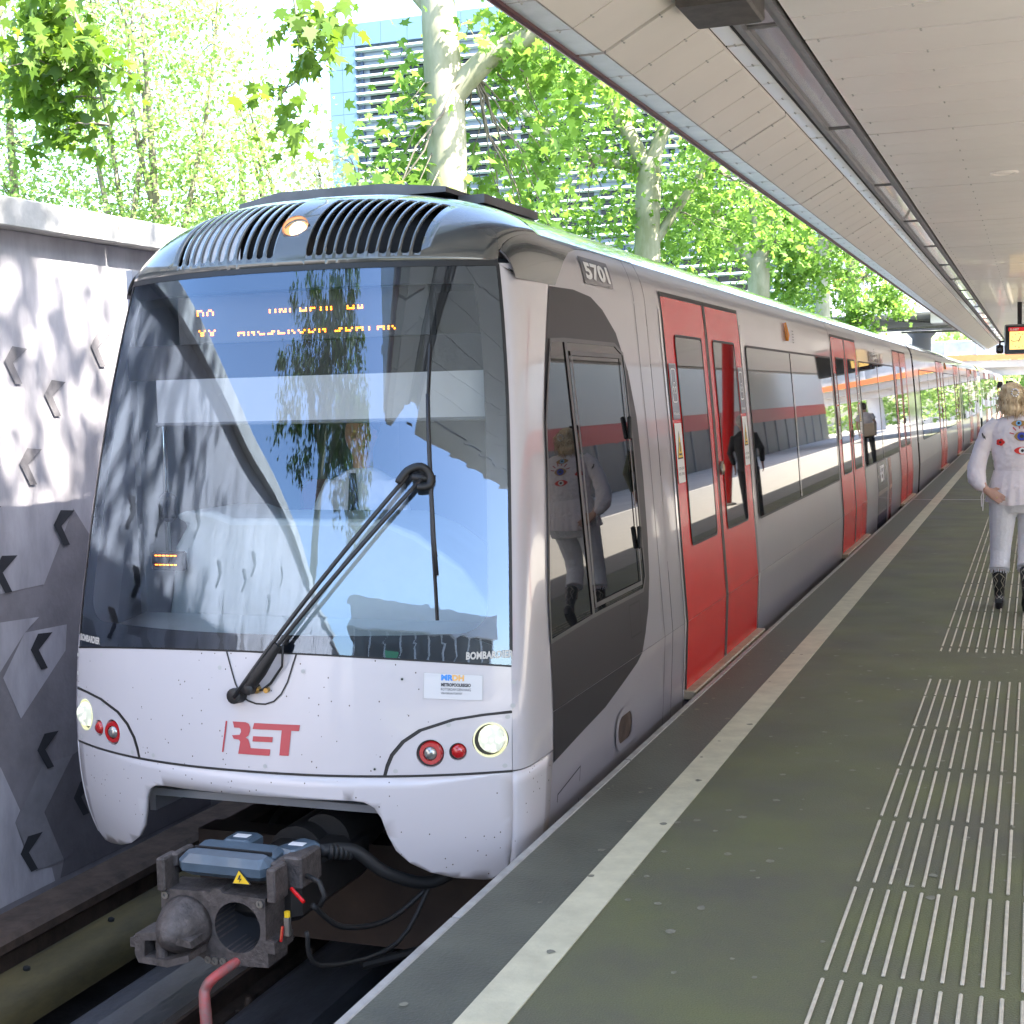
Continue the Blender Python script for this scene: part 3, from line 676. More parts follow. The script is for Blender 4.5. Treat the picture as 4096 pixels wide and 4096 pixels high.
# ------------------------------------------------------------------ the metro train
T_ = thing('metro_train', 'long silver grey metro train with red doors standing at the platform', 'train', (XC, 4.7, -1.0))
GA = .03                                  # windscreen edge in from the corner
def FE(z): return hwf(z) - GA             # half width covered by the front panels
YCR = [(-.3, 5.2), (.17, 5.25), (.45, 5.25), (.8, 5.30), (1.06, 5.36), (1.55, 5.446), (1.93, 5.60), (2.135, 5.72)]
def ycr(z): return smooth_t(YCR, z)
def pil(sg):
    def f(u, z):
        """u 0..1 from windscreen edge round the corner to the side"""
        h = FE(z); p0 = Vector(Fr(h, z)); p0b = Vector(Fr(h - .05, z)); d0 = (p0 - p0b).normalized()
        p3 = Vector(Sd(ycr(z), z)); d3 = (Vector(Sd(ycr(z) + .05, z)) - p3).normalized()
        L = (p3 - p0).length; c1 = p0 + d0 * .055; c2 = p3 - d3 * L * .72
        p = p0 * (1 - u)**3 + c1 * 3 * u * (1 - u)**2 + c2 * 3 * u * u * (1 - u) + p3 * u**3
        return (XC + (p.x - XC) * sg, p.y, p.z)
    return f
def zb(x): return .672 - .068 * abs(x)**2.2        # lower edge of the windscreen
ZS = .216
def hl(x0=.535, x1=None, sg=1):
    """top curve of a headlight panel"""
    return [(.535, ZS), (.548, .255), (.565, .295), (.605, .344), (.665, .385), (.78, .421), (.88, .433), (FE(.437), .437)]
HL = hl()
# front panel (one white sheet, lamp panels cut out)
NB = 16
top = [(x, zb(x)) for x in [FE(.61) * (1 - 2 * i / NB) for i in range(NB + 1)]]
fp = [(-p[0], p[1]) for p in HL] + [(p[0], p[1]) for p in []]
poly = [(-.53, ZS + .004)] + [(.53, ZS + .004)] + [(p[0] - .008, p[1] + .004) for p in HL[1:-1]] + [(FE(.445), .443)] + [(p[0], p[1] - .006) for p in top] + [(-FE(.445), .443)] + [(-(p[0] - .008), p[1] + .004) for p in HL[1:-1]][::-1]
bugm = M['white'].copy(); bugm.name = 'fly_specked_white'
def specks(m, scale, thr, col):
    n, l = nodes(m); p = n["Principled BSDF"]; s = p.inputs["Base Color"]
    g = n.new("ShaderNodeNewGeometry"); v = n.new("ShaderNodeTexVoronoi"); v.inputs["Scale"].default_value = scale
    mp = n.new("ShaderNodeMapping"); mp.inputs["Scale"].default_value = (1, 1, .8); mp.inputs["Rotation"].default_value = (0, .6, .3)
    w_ = n.new("ShaderNodeTexNoise"); w_.inputs["Scale"].default_value = 2.3
    lt = n.new("ShaderNodeMath"); lt.operation = 'LESS_THAN'; lt.inputs[1].default_value = thr
    sc = n.new("ShaderNodeSeparateColor"); gt = n.new("ShaderNodeMath"); gt.operation = 'GREATER_THAN'; gt.inputs[1].default_value = .55
    mu = n.new("ShaderNodeMath"); mu.operation = 'MULTIPLY'; mx = n.new("ShaderNodeMix"); mx.data_type = 'RGBA'
    l.new(g.outputs["Position"], mp.inputs[0]); l.new(mp.outputs[0], v.inputs["Vector"]); l.new(v.outputs["Distance"], lt.inputs[0])
    l.new(v.outputs["Color"], sc.inputs[0]); l.new(sc.outputs[0], gt.inputs[0]); l.new(lt.outputs[0], mu.inputs[0]); l.new(gt.outputs[0], mu.inputs[1])
    w2 = n.new("ShaderNodeMath"); w2.operation = 'GREATER_THAN'; w2.inputs[1].default_value = .46; w3 = n.new("ShaderNodeMath"); w3.operation = 'MULTIPLY'
    l.new(g.outputs["Position"], w_.inputs["Vector"]); l.new(w_.outputs["Fac"], w2.inputs[0]); l.new(mu.outputs[0], w3.inputs[0]); l.new(w2.outputs[0], w3.inputs[1]); l.new(w3.outputs[0], mx.inputs[0])
    if s.links: l.new(s.links[0].from_socket, mx.inputs[6])
    else: mx.inputs[6].default_value = s.default_value
    mx.inputs[7].default_value = (*col, 1); l.new(mx.outputs[2], s)
specks(bugm, 46, .12, (.12, .10, .075)); M['white_flies'] = bugm
fpo = P('front_panel', Fr, [poly], 'white_flies', T_)
P('panel_backing', Fr, [[(-FE(.3), .20), (FE(.3), .20), (FE(.61), .68), (-FE(.61), .68)]], 'seam', T_, off=-.012)
# lamp panels
for sg in (1, -1):
    pts = [(.543, ZS + .004)] + [(p[0] + .004, p[1] - .004) for p in HL[1:-1]] + [(FE(.43), .432), (FE(ZS) - .002, ZS + .004)]
    hole = [((.902), .338, .062), ((.79), .301, .034), (.697, .298, .055)]
    # cut the panel into strips between lamps so that the lamp cups are real holes
    def strip_cut(poly, holes, n=26):
        bm = bmesh.new(); bm.faces.new([bm.verts.new((a, b, 0)) for a, b in poly])
        return bm
    lp = []
    # ring cells: square of side 2q around every lamp, circle removed; remaining area by bisecting
    def clip(poly, a, b, c):   # keep a*x+b*y<=c
        o = []
        for i in range(len(poly)):
            p, q = poly[i], poly[(i + 1) % len(poly)]; dp = a * p[0] + b * p[1] - c; dq = a * q[0] + b * q[1] - c
            if dp <= 0: o.append(p)
            if dp * dq < 0: t = dp / (dp - dq); o.append((p[0] + (q[0] - p[0]) * t, p[1] + (q[1] - p[1]) * t))
        return o
    rest = pts
    cuts = [.543, .640, .7535, .8305, FE(.3)]
    for i, (hx_, hz_, hr) in enumerate(sorted(hole)):
        pass
    xs_ = [(.640, .7535, .697, .298, .052), (.7535, .8305, .791, .301, .033), (.8325, .9655, .899, .338, .060)]
    lp.append(clip(rest, 1, 0, .640))
    for (xa, xb, hx_, hz_, hr) in xs_:
        col = clip(clip(rest, 1, 0, xb), -1, 0, -xa)
        up = clip(col, 0, -1, -(hz_)); dn = clip(col, 0, 1, hz_)
        # upper: polygon minus half disc
        arc = disc((hx_, hz_), hr, 14, a0=PI, a1=0)
        def around(poly, arcpts, zc):
            # poly is convex-ish with an edge on z=zc: walk it and insert the arc into that edge
            o = []
            for i in range(len(poly)):
                p, q = poly[i], poly[(i + 1) % len(poly)]; o.append(p)
                if abs(p[1] - zc) < 1e-6 and abs(q[1] - zc) < 1e-6:
                    o += arcpts if (q[0] > p[0]) == (arcpts[-1][0] > arcpts[0][0]) else arcpts[::-1]
            return o
        lp.append(around(up, arc, hz_)); lp.append(around(dn, disc((hx_, hz_), hr, 14, a0=PI, a1=2 * PI), hz_))
    lp.append(clip(clip(rest, -1, 0, -.8305), 1, 0, .8325)); lp.append(clip(rest, -1, 0, -.9655))
    lp = [[(sg * a, b) for a, b in q] for q in lp if len(q) > 2]
    hp = P('headlight_panel', Fr, lp, 'white', T_, off=.001, ca=.03, cb=.03)
    for (xa, xb, hx_, hz_, hr), kind in zip(xs_, ('tail', 'marker', 'head')):
        c = Vector(Fr(sg * hx_, hz_)); e = .01
        n = (Vector(Fr(sg * hx_ + e, hz_)) - Vector(Fr(sg * hx_ - e, hz_))).cross(Vector(Fr(sg * hx_, hz_ + e)) - Vector(Fr(sg * hx_, hz_ - e))).normalized()
        cup = [(hr, -.001), (hr * .97, -.012), (hr * .9, -.05), (.001, -.055)]
        if kind == 'head':
            o = MB().lathe([(.0655, -.002), (.0655, .002), (hr, .002), (hr * .96, -.018), (hr * .9, -.06), (.001, -.062)], c, n, 36, hollow=True).build('headlight', 'lamp_rim', T_, smooth=True, sharp=50)
            d = (n + Vector((.10 * 1, -.1, 0))).normalized()
            MB().lathe([(.052, -.05), (.052, -.004), (.048, .005), (.034, .009), (.001, .010)], c + Vector((.005, -.004, .003)), (Vector((0, -1, 0)) + n * .3), 32).build('lens', 'lamp_on', o, smooth=True, sharp=50)
        else:
            o = MB().lathe([(hr + .004, -.002), (hr + .004, .0015), (hr, .0015), (hr * .97, -.012), (hr * .9, -.05), (.001, -.055)], c, n, 32, hollow=True).build('tail_light' if kind == 'tail' else 'marker_light', 'white', T_, smooth=True, sharp=50)
            d = (Vector((0, -1, 0)) + n * .5).normalized()
            if kind == 'tail':
                MB().lathe([(.045, -.05), (.045, -.004), (.041, .003), (.027, .003), (.027, -.006)], c + n * .0, d, 32, hollow=True).build('red_ring', 'redlens', o, smooth=True, sharp=40)
                MB().lathe([(.026, -.01), (.026, 0), (.018, .008), (.001, .012)], c, d, 24).build('lens', 'clearlens', o, smooth=True, sharp=50)
            else:
                MB().lathe([(.027, -.04), (.027, -.002), (.02, .007), (.001, .010)], c, d, 24).build('lens', 'redlens', o, smooth=True, sharp=50)
mb = MB()
for sg in (1, -1): patch(mb, Fr, ribbon([(sg * a, b) for a, b in HL], .009), .03, .03, .0022)
patch(mb, Fr, ribbon([(FE(ZS) * (-1 + 2 * i / 24), ZS) for i in range(25)], .009), .05, .05, .0022)
U = [(-.098, .665), (-.075, .60), (-.055, .545), (-.03, .505), (0, .485), (.035, .475), (.075, .475), (.11, .487), (.14, .515), (.165, .56), (.198, .665)]
patch(mb, Fr, ribbon(U, .0065), .03, .03, .0028)
mb.build('panel_seam', 'seam', T_)
mb = MB()
for a, b in ((-.97, .575), (-.78, .60), (-.128, .603), (.227, .603), (.974, .547), (.972, .46), (-.965, .50), (.955, .42), (.76, .402), (.575, .235), (.945, .238), (-.955, .41), (-.76, .402), (-.575, .235), (-.94, .238), (-.455, .238), (.07, .24)):
    patch(mb, Fr, [disc((a, b), .0085, 12)], 1, 1, .002, 'screw')
for a, b in ((.598, .575), (.50, .243)):
    patch(mb, Fr, [disc((a, b), .0075, 12)], 1, 1, .002, 'screw'); patch(mb, Fr, [disc((a, b), .0045, 10)], 1, 1, .0025, 'black')
mb.build('bolt_cover', None, T_)
# operator's lettering on the nose
L = []
L.append([(-.116, .283), (-.109, .283), (-.090, .403), (-.097, .403)])
R_ = [(-.066, .403), (-.010, .403), (.004, .398), (.010, .386), (.008, .368), (.002, .353), (-.010, .345), (.002, .338), (.006, .326), (.011, .306), (.095, .306), (.091, .281), (-.044, .281), (-.036, .318), (-.034, .328), (-.040, .335), (-.062, .337), (-.070, .350), (-.036, .354), (-.030, .366), (-.031, .376), (-.038, .380), (-.060, .380)]
L.append(R_)
L += [[(.027, .402), (.218, .403), (.213, .380), (.020, .379)], [(.022, .352), (.106, .353), (.103, .333), (.019, .332)], [(.143, .380), (.182, .380), (.170, .285), (.132, .285)]]
P('front_lettering', Fr, L, 'logo_red', T_, off=.003, ca=.04, cb=.04)
# sticker
st = P('region_sticker', Fr, [[(.674, .503), (.872, .487), (.872, .578), (.674, .597)]], 'pale' if False else mat('sticker_film', (.66, .66, .665), .3), T_, off=.0025)
mb = MB(); patch(mb, Fr, [p for p in ribbon([(.674, .503), (.872, .487), (.872, .578), (.674, .597)], .0012, closed=True)], 1, 1, .003); mb.build('sticker_border', 'screw', st)
FrS = lambda a, b: Fr(a, b - .08 * (a - .735))
mb = MB(); text(mb, FrS, 'MR', .733, .568, .028, bold=.0015, off=.0035, m=mat('sticker_blue', (.05, .28, .75), .4)); text(mb, FrS, 'DH', .770, .568, .028, bold=.0015, off=.0035, m=mat('sticker_orange', (.85, .48, .14), .4))
mb.build('sticker_mark', None, st)
mb = MB(); text(mb, FrS, 'METROPOOLREGIO', .733, .546, .016, bold=.0008, off=.0035, w=.1); text(mb, FrS, 'ROTTERDAM DEN HAAG', .733, .530, .014, off=.0035, w=.1); text(mb, FrS, 'VERVOERSAUTORITEIT', .733, .517, .010, off=.0035, w=.072)
mb.build('sticker_text', 'ink', st)
# skirt with the coupler arch, thick sheet
AR = [(.40, .122), (.455, .116), (.492, .095), (.515, .055), (.532, -.01), (.556, -.075), (.60, -.128), (.665, -.17), (.75, -.20), (.84, -.215)]
zt = ZS - .004
def skx(z): return FE(z)
sk = [(-skx(zt), zt), (-skx(.05), .05), (-skx(-.10), -.10), (-.925, -.185), (-.89, -.216)] + [(-a, b) for a, b in AR[::-1]] + AR + [(.89, -.216), (.925, -.185), (skx(-.10), -.10), (skx(.05), .05), (skx(zt), zt)]
mb = patch(MB(), Fr, [sk], .05, .05)
SB = [(0, -.185), (.15, -.175), (.45, -.165), (1, -.16)]
for sg in (1, -1):
    f = pil(sg); N = 9; zs = [-.185 + (zt + .185) * i / 8 for i in range(9)]
    vs = []; fs = []
    for i, z in enumerate(zs):
        for j in range(N): vs.append(f(j / (N - 1), z))
    for i in range(8):
        for j in range(N - 1):
            q = (i * N + j, i * N + j + 1, (i + 1) * N + j + 1, (i + 1) * N + j); fs.append(q if sg > 0 else q[::-1])
    mb.add(vs, fs)
sko = mb.build('skirt', 'white_flies', T_, smooth=True, sharp=50)
so = sko.modifiers.new('thick', 'SOLIDIFY'); so.thickness = .018; so.offset = -1
SH0 = lambda Y: sx(Y, 2.085) + .001
# corner pillars
for sg in (1, -1):
    f = pil(sg); N = 11; K = 40; vs = []; fs = []
    for i in range(K + 1):
        z = ZS + .003 + (2.128 - ZS - .003) * i / K
        for j in range(N): vs.append(f(j / (N - 1), z))
    for i in range(K):
        for j in range(N - 1):
            q = (i * N + j, i * N + j + 1, (i + 1) * N + j + 1, (i + 1) * N + j); fs.append(q if sg > 0 else q[::-1])
    MB().add(vs, fs).build('corner_pillar', 'pillar', T_, smooth=True)
    vs = [f(j / 10, 2.126) for j in range(11)]; ya = 5.292
    vs += [tuple(Vector((XC + sg * (SH0(5.292 + (5.72 - 5.292) * j / 10)), 5.292 + (5.72 - 5.292) * j / 10, 2.085))) for j in range(11)]
    fs = [(j, j + 1, 12 + j, 11 + j) for j in range(10)]
    MB().add(vs, fs if sg > 0 else [q[::-1] for q in fs]).build('pillar_seal', 'black', T_)
# windscreen: glass skin, black painted border under it
def wtop(x): return ZT - .008
NX = 20
wb = [(FE(.61) * (-1 + 2 * i / NX), zb(FE(.61) * (-1 + 2 * i / NX))) for i in range(NX + 1)]
zz = [.66 + (2.125 - .66) * i / 16 for i in range(17)]
WS = wb + [(FE(z) - .002, z) for z in zz[1:]] + [(-FE(z) + .002, z) for z in zz[::-1][:-1]]
ws = P('windscreen', Fr, [WS], 'windscreen', T_, ca=.05, cb=.05)
def inset(t):   # matching points for the border ring, t in 0..1 round the outline
    return t
inn = []
for a, b in WS:
    x = max(-(FE(b) - .075), min(FE(b) - .075, a)); z = min(max(b, .735 if abs(a) < .9 else .76), 1.80 if False else 2.10)
    inn.append((x, z))
def rcorner(p):   # round inner corners
    x, z = p; w_ = FE(z) - .075; r = .09
    dx, dz = abs(x) - (w_ - r), (.735 + r) - z
    if dx > 0 and dz > 0:
        L_ = math.hypot(dx, dz) or 1
        if L_ > r: return (math.copysign(w_ - r + dx / L_ * r, x), .735 + r - dz / L_ * r)
    return p
def border_fn(a, b): return Fr(a, b)
zs2 = [.735 + i * .018 for i in range(6)] + [.9 + i * .12 for i in range(11)]
innL = []
w0 = lambda z: FE(z) - .075
inner = [(x_, .735) for x_ in [(-.78 + 1.56 * i / 14) for i in range(15)]]
arc1 = [(w0(.83) - .09 + .09 * math.sin(PI / 2 * i / 6), .735 + .09 - .09 * math.cos(PI / 2 * i / 6)) for i in range(7)]
rs = arc1 + [(w0(z), z) for z in (.95, 1.1, 1.3, 1.5, 1.7, 1.85)]
mb = MB()
outer_r = [(FE(z) - .002, z) for z in [.66, .68, .70, .72, .75, .79, .83, .95, 1.1, 1.3, 1.5, 1.7, 1.85]]
patch(mb, Fr, [[rs[i], outer_r[i], outer_r[i + 1], rs[i + 1]] for i in range(len(rs) - 1)], 9, .1, -.006)
patch(mb, Fr, [[(-rs[i][0], rs[i][1]), (-outer_r[i][0], outer_r[i][1]), (-outer_r[i + 1][0], outer_r[i + 1][1]), (-rs[i + 1][0], rs[i + 1][1])] for i in range(len(rs) - 1)], 9, .1, -.006)
bx_ = [(-1 + 2 * i / 20) for i in range(21)]
bo = [(t * FE(.63), zb(t * FE(.63))) for t in bx_]; bi = [(t * arc1[0][0], .735) for t in bx_]
bo[0] = (-outer_r[0][0], .66); bo[-1] = (outer_r[0][0], .66)
patch(mb, Fr, [[bo[i], bo[i + 1], bi[i + 1], bi[i]] for i in range(20)] + [[(s * outer_r[0][0], .66), (s * FE(.63), zb(FE(.63))), bo[-2 if s > 0 else 1]] for s in (1, -1)], .1, 9, -.006)
tw = [(t * w0(1.85), 1.85) for t in bx_]
patch(mb, Fr, [[(-FE(1.85) + .002, 1.85), (-w0(1.85), 1.85), (-w0(1.85) + .04, 2.05), (-FE(2.05) + .002, 2.05)], [(FE(1.85) - .002, 1.85), (w0(1.85), 1.85), (w0(1.85) - .04, 2.05), (FE(2.05) - .002, 2.05)]], .1, .1, -.006)
patch(mb, Fr, [[(-FE(2.05) + .002, 2.05), (FE(2.05) - .002, 2.05), (FE(2.12) - .002, 2.122), (-FE(2.12) + .002, 2.122)]], .05, .1, -.006)
mb.build('black_border', mat('frit_black', (.012, .014, .022), .3), ws, smooth=True)
mb = MB(); patch(mb, Fr, ribbon([(s * 0 + a, b) for a, b in [(-(FE(z)) + .001, z) for z in zz[::-1]]], .010), .05, .1, .002); patch(mb, Fr, ribbon([(FE(z) - .001, z) for z in zz], .010), .05, .1, .002)
patch(mb, Fr, ribbon([(FE(2.125) * (-1 + 2 * i / 20), 2.128) for i in range(21)], .022), .05, .1, .002); patch(mb, Fr, ribbon([(a, b - .003) for a, b in wb], .007), .05, .1, .0015)
mb.build('windscreen_seal', 'black', ws, smooth=True)
mb = MB(); text(mb, Fr, 'BOMBARDIER', .815, .640, .036, off=.002, bold=.0016, sx=.8, sp=1.05, w=.155); text(mb, Fr, 'BOMBARDIER', -.955, .640, .036, off=.002, bold=.0016, sx=.8, w=.16)
mb.build('maker_lettering', 'text_silver', ws)
# destination display behind the top of the glass
dy = lambda x: YC[-1][1] + .06 + .02
ds = MB().bx(XC - .57, XC + .57, 5.19, 5.26, 1.86, 2.055).build('destination_display', mat('display_board', (.03, .035, .045), .4), T_)
random.seed(21)
GL = {'a': '0110100111111001', 'b': '1110101011101010', 'c': '0111100010000111', 'd': '1110100110011110', 'e': '1111111010001111', 'n': '1001110110111001', 'o': '0110100110010110', 'l': '1000100010001111', 's': '0111110000111110', 'k': '1001111010101001', ' ': '0000000000000000', 'i': '0100010001000100', 'v': '1001100101100110', 't': '1110010001000100'}
mb = MB(); DP = .0088
def dots(word, x, z, rows=(0, 1)):
    for ch in word:
        g = GL[ch]
        for r_ in rows:
            for c_ in range(4):
                if g[r_ * 4 + c_] == '1':
                    px, pz = x + c_ * DP, z - rows.index(r_) * DP; mb.add([(XC + px - .0032, 5.187, pz - .0032), (XC + px + .0032, 5.187, pz - .0032), (XC + px + .0032, 5.187, pz + .0032), (XC + px - .0032, 5.187, pz + .0032)], [(0, 1, 2, 3)])
        x += DP * 5.3 if ch != ' ' else DP * 3
dots('dncaedl ab', -.135, 1.985, (1, 2)); dots('ancsekodn sdatak', -.285, 1.898, (2, 3))
dots('do', -.475, 1.995, (0, 1, 2, 3)[0:3]); dots('oo', -.47, 1.912, (2, 3, 0))
mb.build('led_dots', 'led', ds)
# ------- cab interior
ci = MB(); ci.bx(XC - .85, XC + .85, 6.9, 6.94, -.2, 2.2); ci.bx(XC - .93, XC - .90, 5.35, 6.9, -.2, 2.2); ci.bx(XC + .88, XC + .90, 5.9, 6.9, -.2, .64); ci.bx(XC - .9, XC + .9, 4.95, 6.9, .0, .03); ci.bx(XC - .8, XC + .8, 5.3, 6.9, 2.16, 2.19)
ci.build('cab_lining', 'interior', T_)
MB().bx(XC - .35, XC + .30, 6.88, 6.90, .05, 1.75).build('cab_bulkhead_door', mat('bulkhead_grey', (.26, .27, .30), .5), T_)
MB().bx(XC + .40, XC + .78, 6.88, 6.90, 1.15, 1.75).build('cab_rear_window', mat('cab_window_bright', (.35, .42, .45), .4), T_)
dsh = [(-1.0, .60), (-.955, .80), (-.93, .981), (-.854, 1.078), (-.795, 1.122), (-.683, 1.146), (-.53, 1.146), (-.44, 1.118), (.261, 1.118), (.42, 1.06), (.62, .92), (.80, .62)]
mb = MB()
n0 = len(dsh)
def dpt(u, v, w_): return (XC + u * (.86 if abs(u) > .8 else 1) , 5.33 + w_ + (.10 * (abs(u) > .7)), v)
sec = [(0., 0), (.0, .0)]
mb.prism(dsh, dpt, .5)
da = mb.build('driver_console', 'dash', T_, smooth=True, sharp=35)
mb2 = da.modifiers.new('bevel', 'BEVEL'); mb2.width = .035; mb2.segments = 3; mb2.limit_method = 'ANGLE'
MB().add([(XC - .92, 4.99, .655), (XC + .92, 4.99, .655), (XC + .9, 5.34, .70), (XC - .9, 5.34, .70)], [(0, 1, 2, 3)]).build('dashboard_ledge', 'dash', T_)
sc_ = MB().box((XC - .74, 5.30, .935), (.17, .03, .085), bev=.008).build('mirrored_display', 'cabdark', T_)  # stands in for a platform display mirrored in the windscreen
mb = MB()
for r_ in (0, 1):
    for k in range(6): mb.bx(XC - .80 + k * .019, XC - .787 + k * .019, 5.280, 5.2815, .957 - r_ * .040, .961 - r_ * .040)
mb.build('mirrored_text', 'led', sc_)
bl = MB().bx(XC - .70, XC + .84, 5.20, 5.21, 1.53, 1.715).build('sun_blind', 'blind', T_)
MB().tube([(XC - .71, 5.205, 1.528), (XC + .84, 5.205, 1.528)], .009, 8).build('blind_bar', 'alu', bl)
MB().bx(XC - .85, XC + .86, 5.22, 5.30, 1.715, 1.86).build('blind_box', 'cabdark', T_)
MB().tube([(XC - .82, 5.42, .9), (XC - .82, 5.42, 1.85)], .014, 10).build('grab_pole', 'chrome', T_, smooth=True)
MB().box((XC - .80, 5.40, 1.16), (.075, .06, .13), bev=.02).build('pole_clamp', 'cabdark', T_)
MB().tube([(XC - .88, 5.38, 1.5), (XC - .955, 5.38, 1.17)], .006, 6).build('blind_cord', 'chrome', T_)
mb = MB(); mb.box((XC - .33, 6.12, 1.02), (.40, .10, .44), bev=.04); mb.box((XC - .25, 5.95, .72), (.46, .42, .1), bev=.03); mb.build('driver_seat', mat('seat_red', (.12, .015, .035), .8), T_)
# ------- nose cap with real slots
def cslot(x0, x1, p0, p1, r):   # column [x0,x1] around a slot with round ends; returns lower and upper polygons (with arcs) in (x,phi)
    cx = (x0 + x1) / 2
    return None
SB_ = .46       # metres per radian, for round ends
PH0, PH1, PM = .115, 1.03, 1.52
slots = [(.15 + .0413 * k) for k in range(11)]
slotsL = [(-.023 - .046 * k) for k in range(11)]
hw_ = .0150; cols = []
allx = sorted(slots + slotsL)
polys = []
XR = .833
prev = -XR
lampx, lampp, lampr = .055, .50, .052
def slant(p, ph): return (p[0] + (.028) * (p[1] - .1), p[1])
for xc_ in allx:
    a, b = xc_ - hw_, xc_ + hw_
    polys.append([(prev, 0), (a, 0), (a, PM), (prev, PM)]) if not (prev < lampx < a) else None
    if prev < lampx < a:
        la, lb = prev, a
        arcU = [(lampx + lampr * math.cos(t), lampp + lampr * math.sin(t) / SB_) for t in [PI - PI * i / 14 for i in range(15)]]
        arcD = [(lampx + lampr * math.cos(t), lampp + lampr * math.sin(t) / SB_) for t in [PI + PI * i / 14 for i in range(15)]]
        polys.append([(la, lampp)] + arcU + [(lb, lampp), (lb, PM), (la, PM)])
        polys.append([(la, 0), (lb, 0), (lb, lampp)] + arcD[::-1] + [(la, lampp)])
    ar_lo = [(xc_ + hw_ * math.cos(t), PH0 + hw_ * math.sin(t) / SB_ + hw_ / SB_) for t in [PI + PI * i / 6 for i in range(7)]]
    ar_hi = [(xc_ + hw_ * math.cos(t), PH1 - hw_ / SB_ + hw_ * math.sin(t) / SB_) for t in [PI * i / 6 for i in range(7)]]
    polys.append([(a, 0), (b, 0)] + ar_lo[::-1]); polys.append(ar_hi + [(a, PM), (b, PM)])
    prev = b
polys.append([(prev, 0), (XR, 0), (XR, PM), (prev, PM)])
CpS = lambda a, b: Cp(a + (0 if abs(a) > .8 else .02 * (b - .5)), b)
mb = patch(MB(), CpS, polys, .045, .07)
cap_o = mb.build('nose_cap', 'cap', T_, smooth=True, sharp=60)
so = cap_o.modifiers.new('thick', 'SOLIDIFY'); so.thickness = .012; so.offset = -1
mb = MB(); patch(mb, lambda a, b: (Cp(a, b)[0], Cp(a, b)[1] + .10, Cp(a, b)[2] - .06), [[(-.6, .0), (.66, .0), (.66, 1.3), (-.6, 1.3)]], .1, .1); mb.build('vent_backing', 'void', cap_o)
mb = patch(MB(), lambda a, b: (Cp(a, b)[0], Cp(a, b)[1] + .03, Cp(a, b)[2] - .018), [[(-.46, .1), (-.18, .1), (-.25, 1.1), (-.50, 1.1)]], .1, .1); mb.build('sunlit_slot_plate', 'pale', cap_o)  # white plate added to look like a sunlit interior behind the left slots
c = Vector(CpS(lampx, lampp)); c.y -= .0
lt = MB().lathe([(lampr + .003, .004), (lampr, 0), (lampr * .95, -.02), (.036, -.045), (.001, -.047)], c, (0.10, -.85, .53), 32, hollow=True).build('top_light', 'copper', T_, smooth=True)
MB().lathe([(.036, -.045), (.036, -.012), (.031, -.005), (.001, .0)], c + Vector((.006, 0, -.004)), (.12, -1, .40), 28).build('lens', 'lamp_warm', lt, smooth=True, sharp=50)
# roof hatch and pantograph base
rt_ = MB(); rt_.prism([(-.54, 2.475), (-.535, 2.492), (-.33, 2.532), (.18, 2.532), (.46, 2.500), (.46, 2.478), (.26, 2.478), (.26, 2.46), (-.42, 2.46), (-.42, 2.475)], lambda u, v_, w_: (XC + u, 5.66 + w_, v_), .9)
rt_.bx(XC + .46, XC + .58, 5.8, 6.5, 2.44, 2.478); rt_.build('roof_hatch', mat('hatch_grey', (.12, .12, .13), .45, metal=.4, var=.3), T_)
# ------- body side, shoulder and roof
YEND = 52.0; Y2, YE2 = 53.0, 92.0
def SH(Y, t, sg=1):
    p0 = Vector((sx(Y, 2.07), 2.07)); 
    if Y < 5.85:
        ysp = Fr(.833, ZT)[1]; c_ = max(-1, min(1, 1 - (Y - ysp) / LC)); ph = math.acos(c_) if Y > ysp else 0
        x1, z1 = .833, ZT + (roof(.833) - ZT) * math.sin(min(ph, PI / 2))
    else: x1, z1 = .833, roof(.833)
    p1 = Vector((x1, z1)); c1 = Vector((p0.x - .012, p0.y + (z1 - p0.y) * .55 + .01)); p = p0 * (1 - t)**2 + c1 * 2 * t * (1 - t) + p1 * t * t
    return (XC + sg * p.x, Y, p.y)
def Rf(x, Y): return (XC + x, Y, roof(x))
yback = lambda x: Fr(x, ZT)[1] + LC * (1 - math.cos(PM))
def rcols(y0, y1, m, parent, name, step=2.):
    """roof arch between y0 and y1 ; y0 None = from the back edge of the cap"""
    mb = MB(); xs = [-.833 + 1.666 * i / 30 for i in range(31)]; ny = max(2, int((y1 - (y0 or 5.8)) / step) + 1)
    vs = []; fs = []
    for i, x in enumerate(xs):
        ya = yback(x) if y0 is None else y0; za = Cp(x, PM)[2] if y0 is None else roof(x)
        for j in range(ny + 1):
            t = j / ny; vs.append((XC + x, ya + (y1 - ya) * t, za + (roof(x) - za) * min(1, t * 4)))
    for i in range(30):
        for j in range(ny): q = (i * (ny + 1) + j, (i + 1) * (ny + 1) + j, (i + 1) * (ny + 1) + j + 1, i * (ny + 1) + j + 1); fs.append(q)
    return mb.add(vs, fs).build(name, m, parent, smooth=True)
for sg in (1, -1):
    g = (lambda Y, t, s=sg: SH(Y, t, s))
    P('roof_shoulder', g if sg > 0 else (lambda Y, t: SH(Y, t, -1)), [[(5.29, 0), (7.22, 0), (7.22, 1), (5.29, 1)]], 'side', T_, ca=.08, cb=.12)
rcols(None, 7.22, 'cap', T_, 'cab_roof', .3)
dsp = [(5.295, .0), (5.76, 0), (5.84, .22), (5.95, .50), (6.08, .74), (6.25, .90), (6.45, .955), (7.215, .965), (7.215, 1), (5.295, 1)]
P('dark_shoulder', SH, [dsp], 'cap', T_, off=.002, ca=.05, cb=.1)
segs = [(7.228, 24.0), (24.3, 39.0), (39.3, 51.6), (Y2 + .4, 68.2), (68.5, 82), (82.3, 92)]
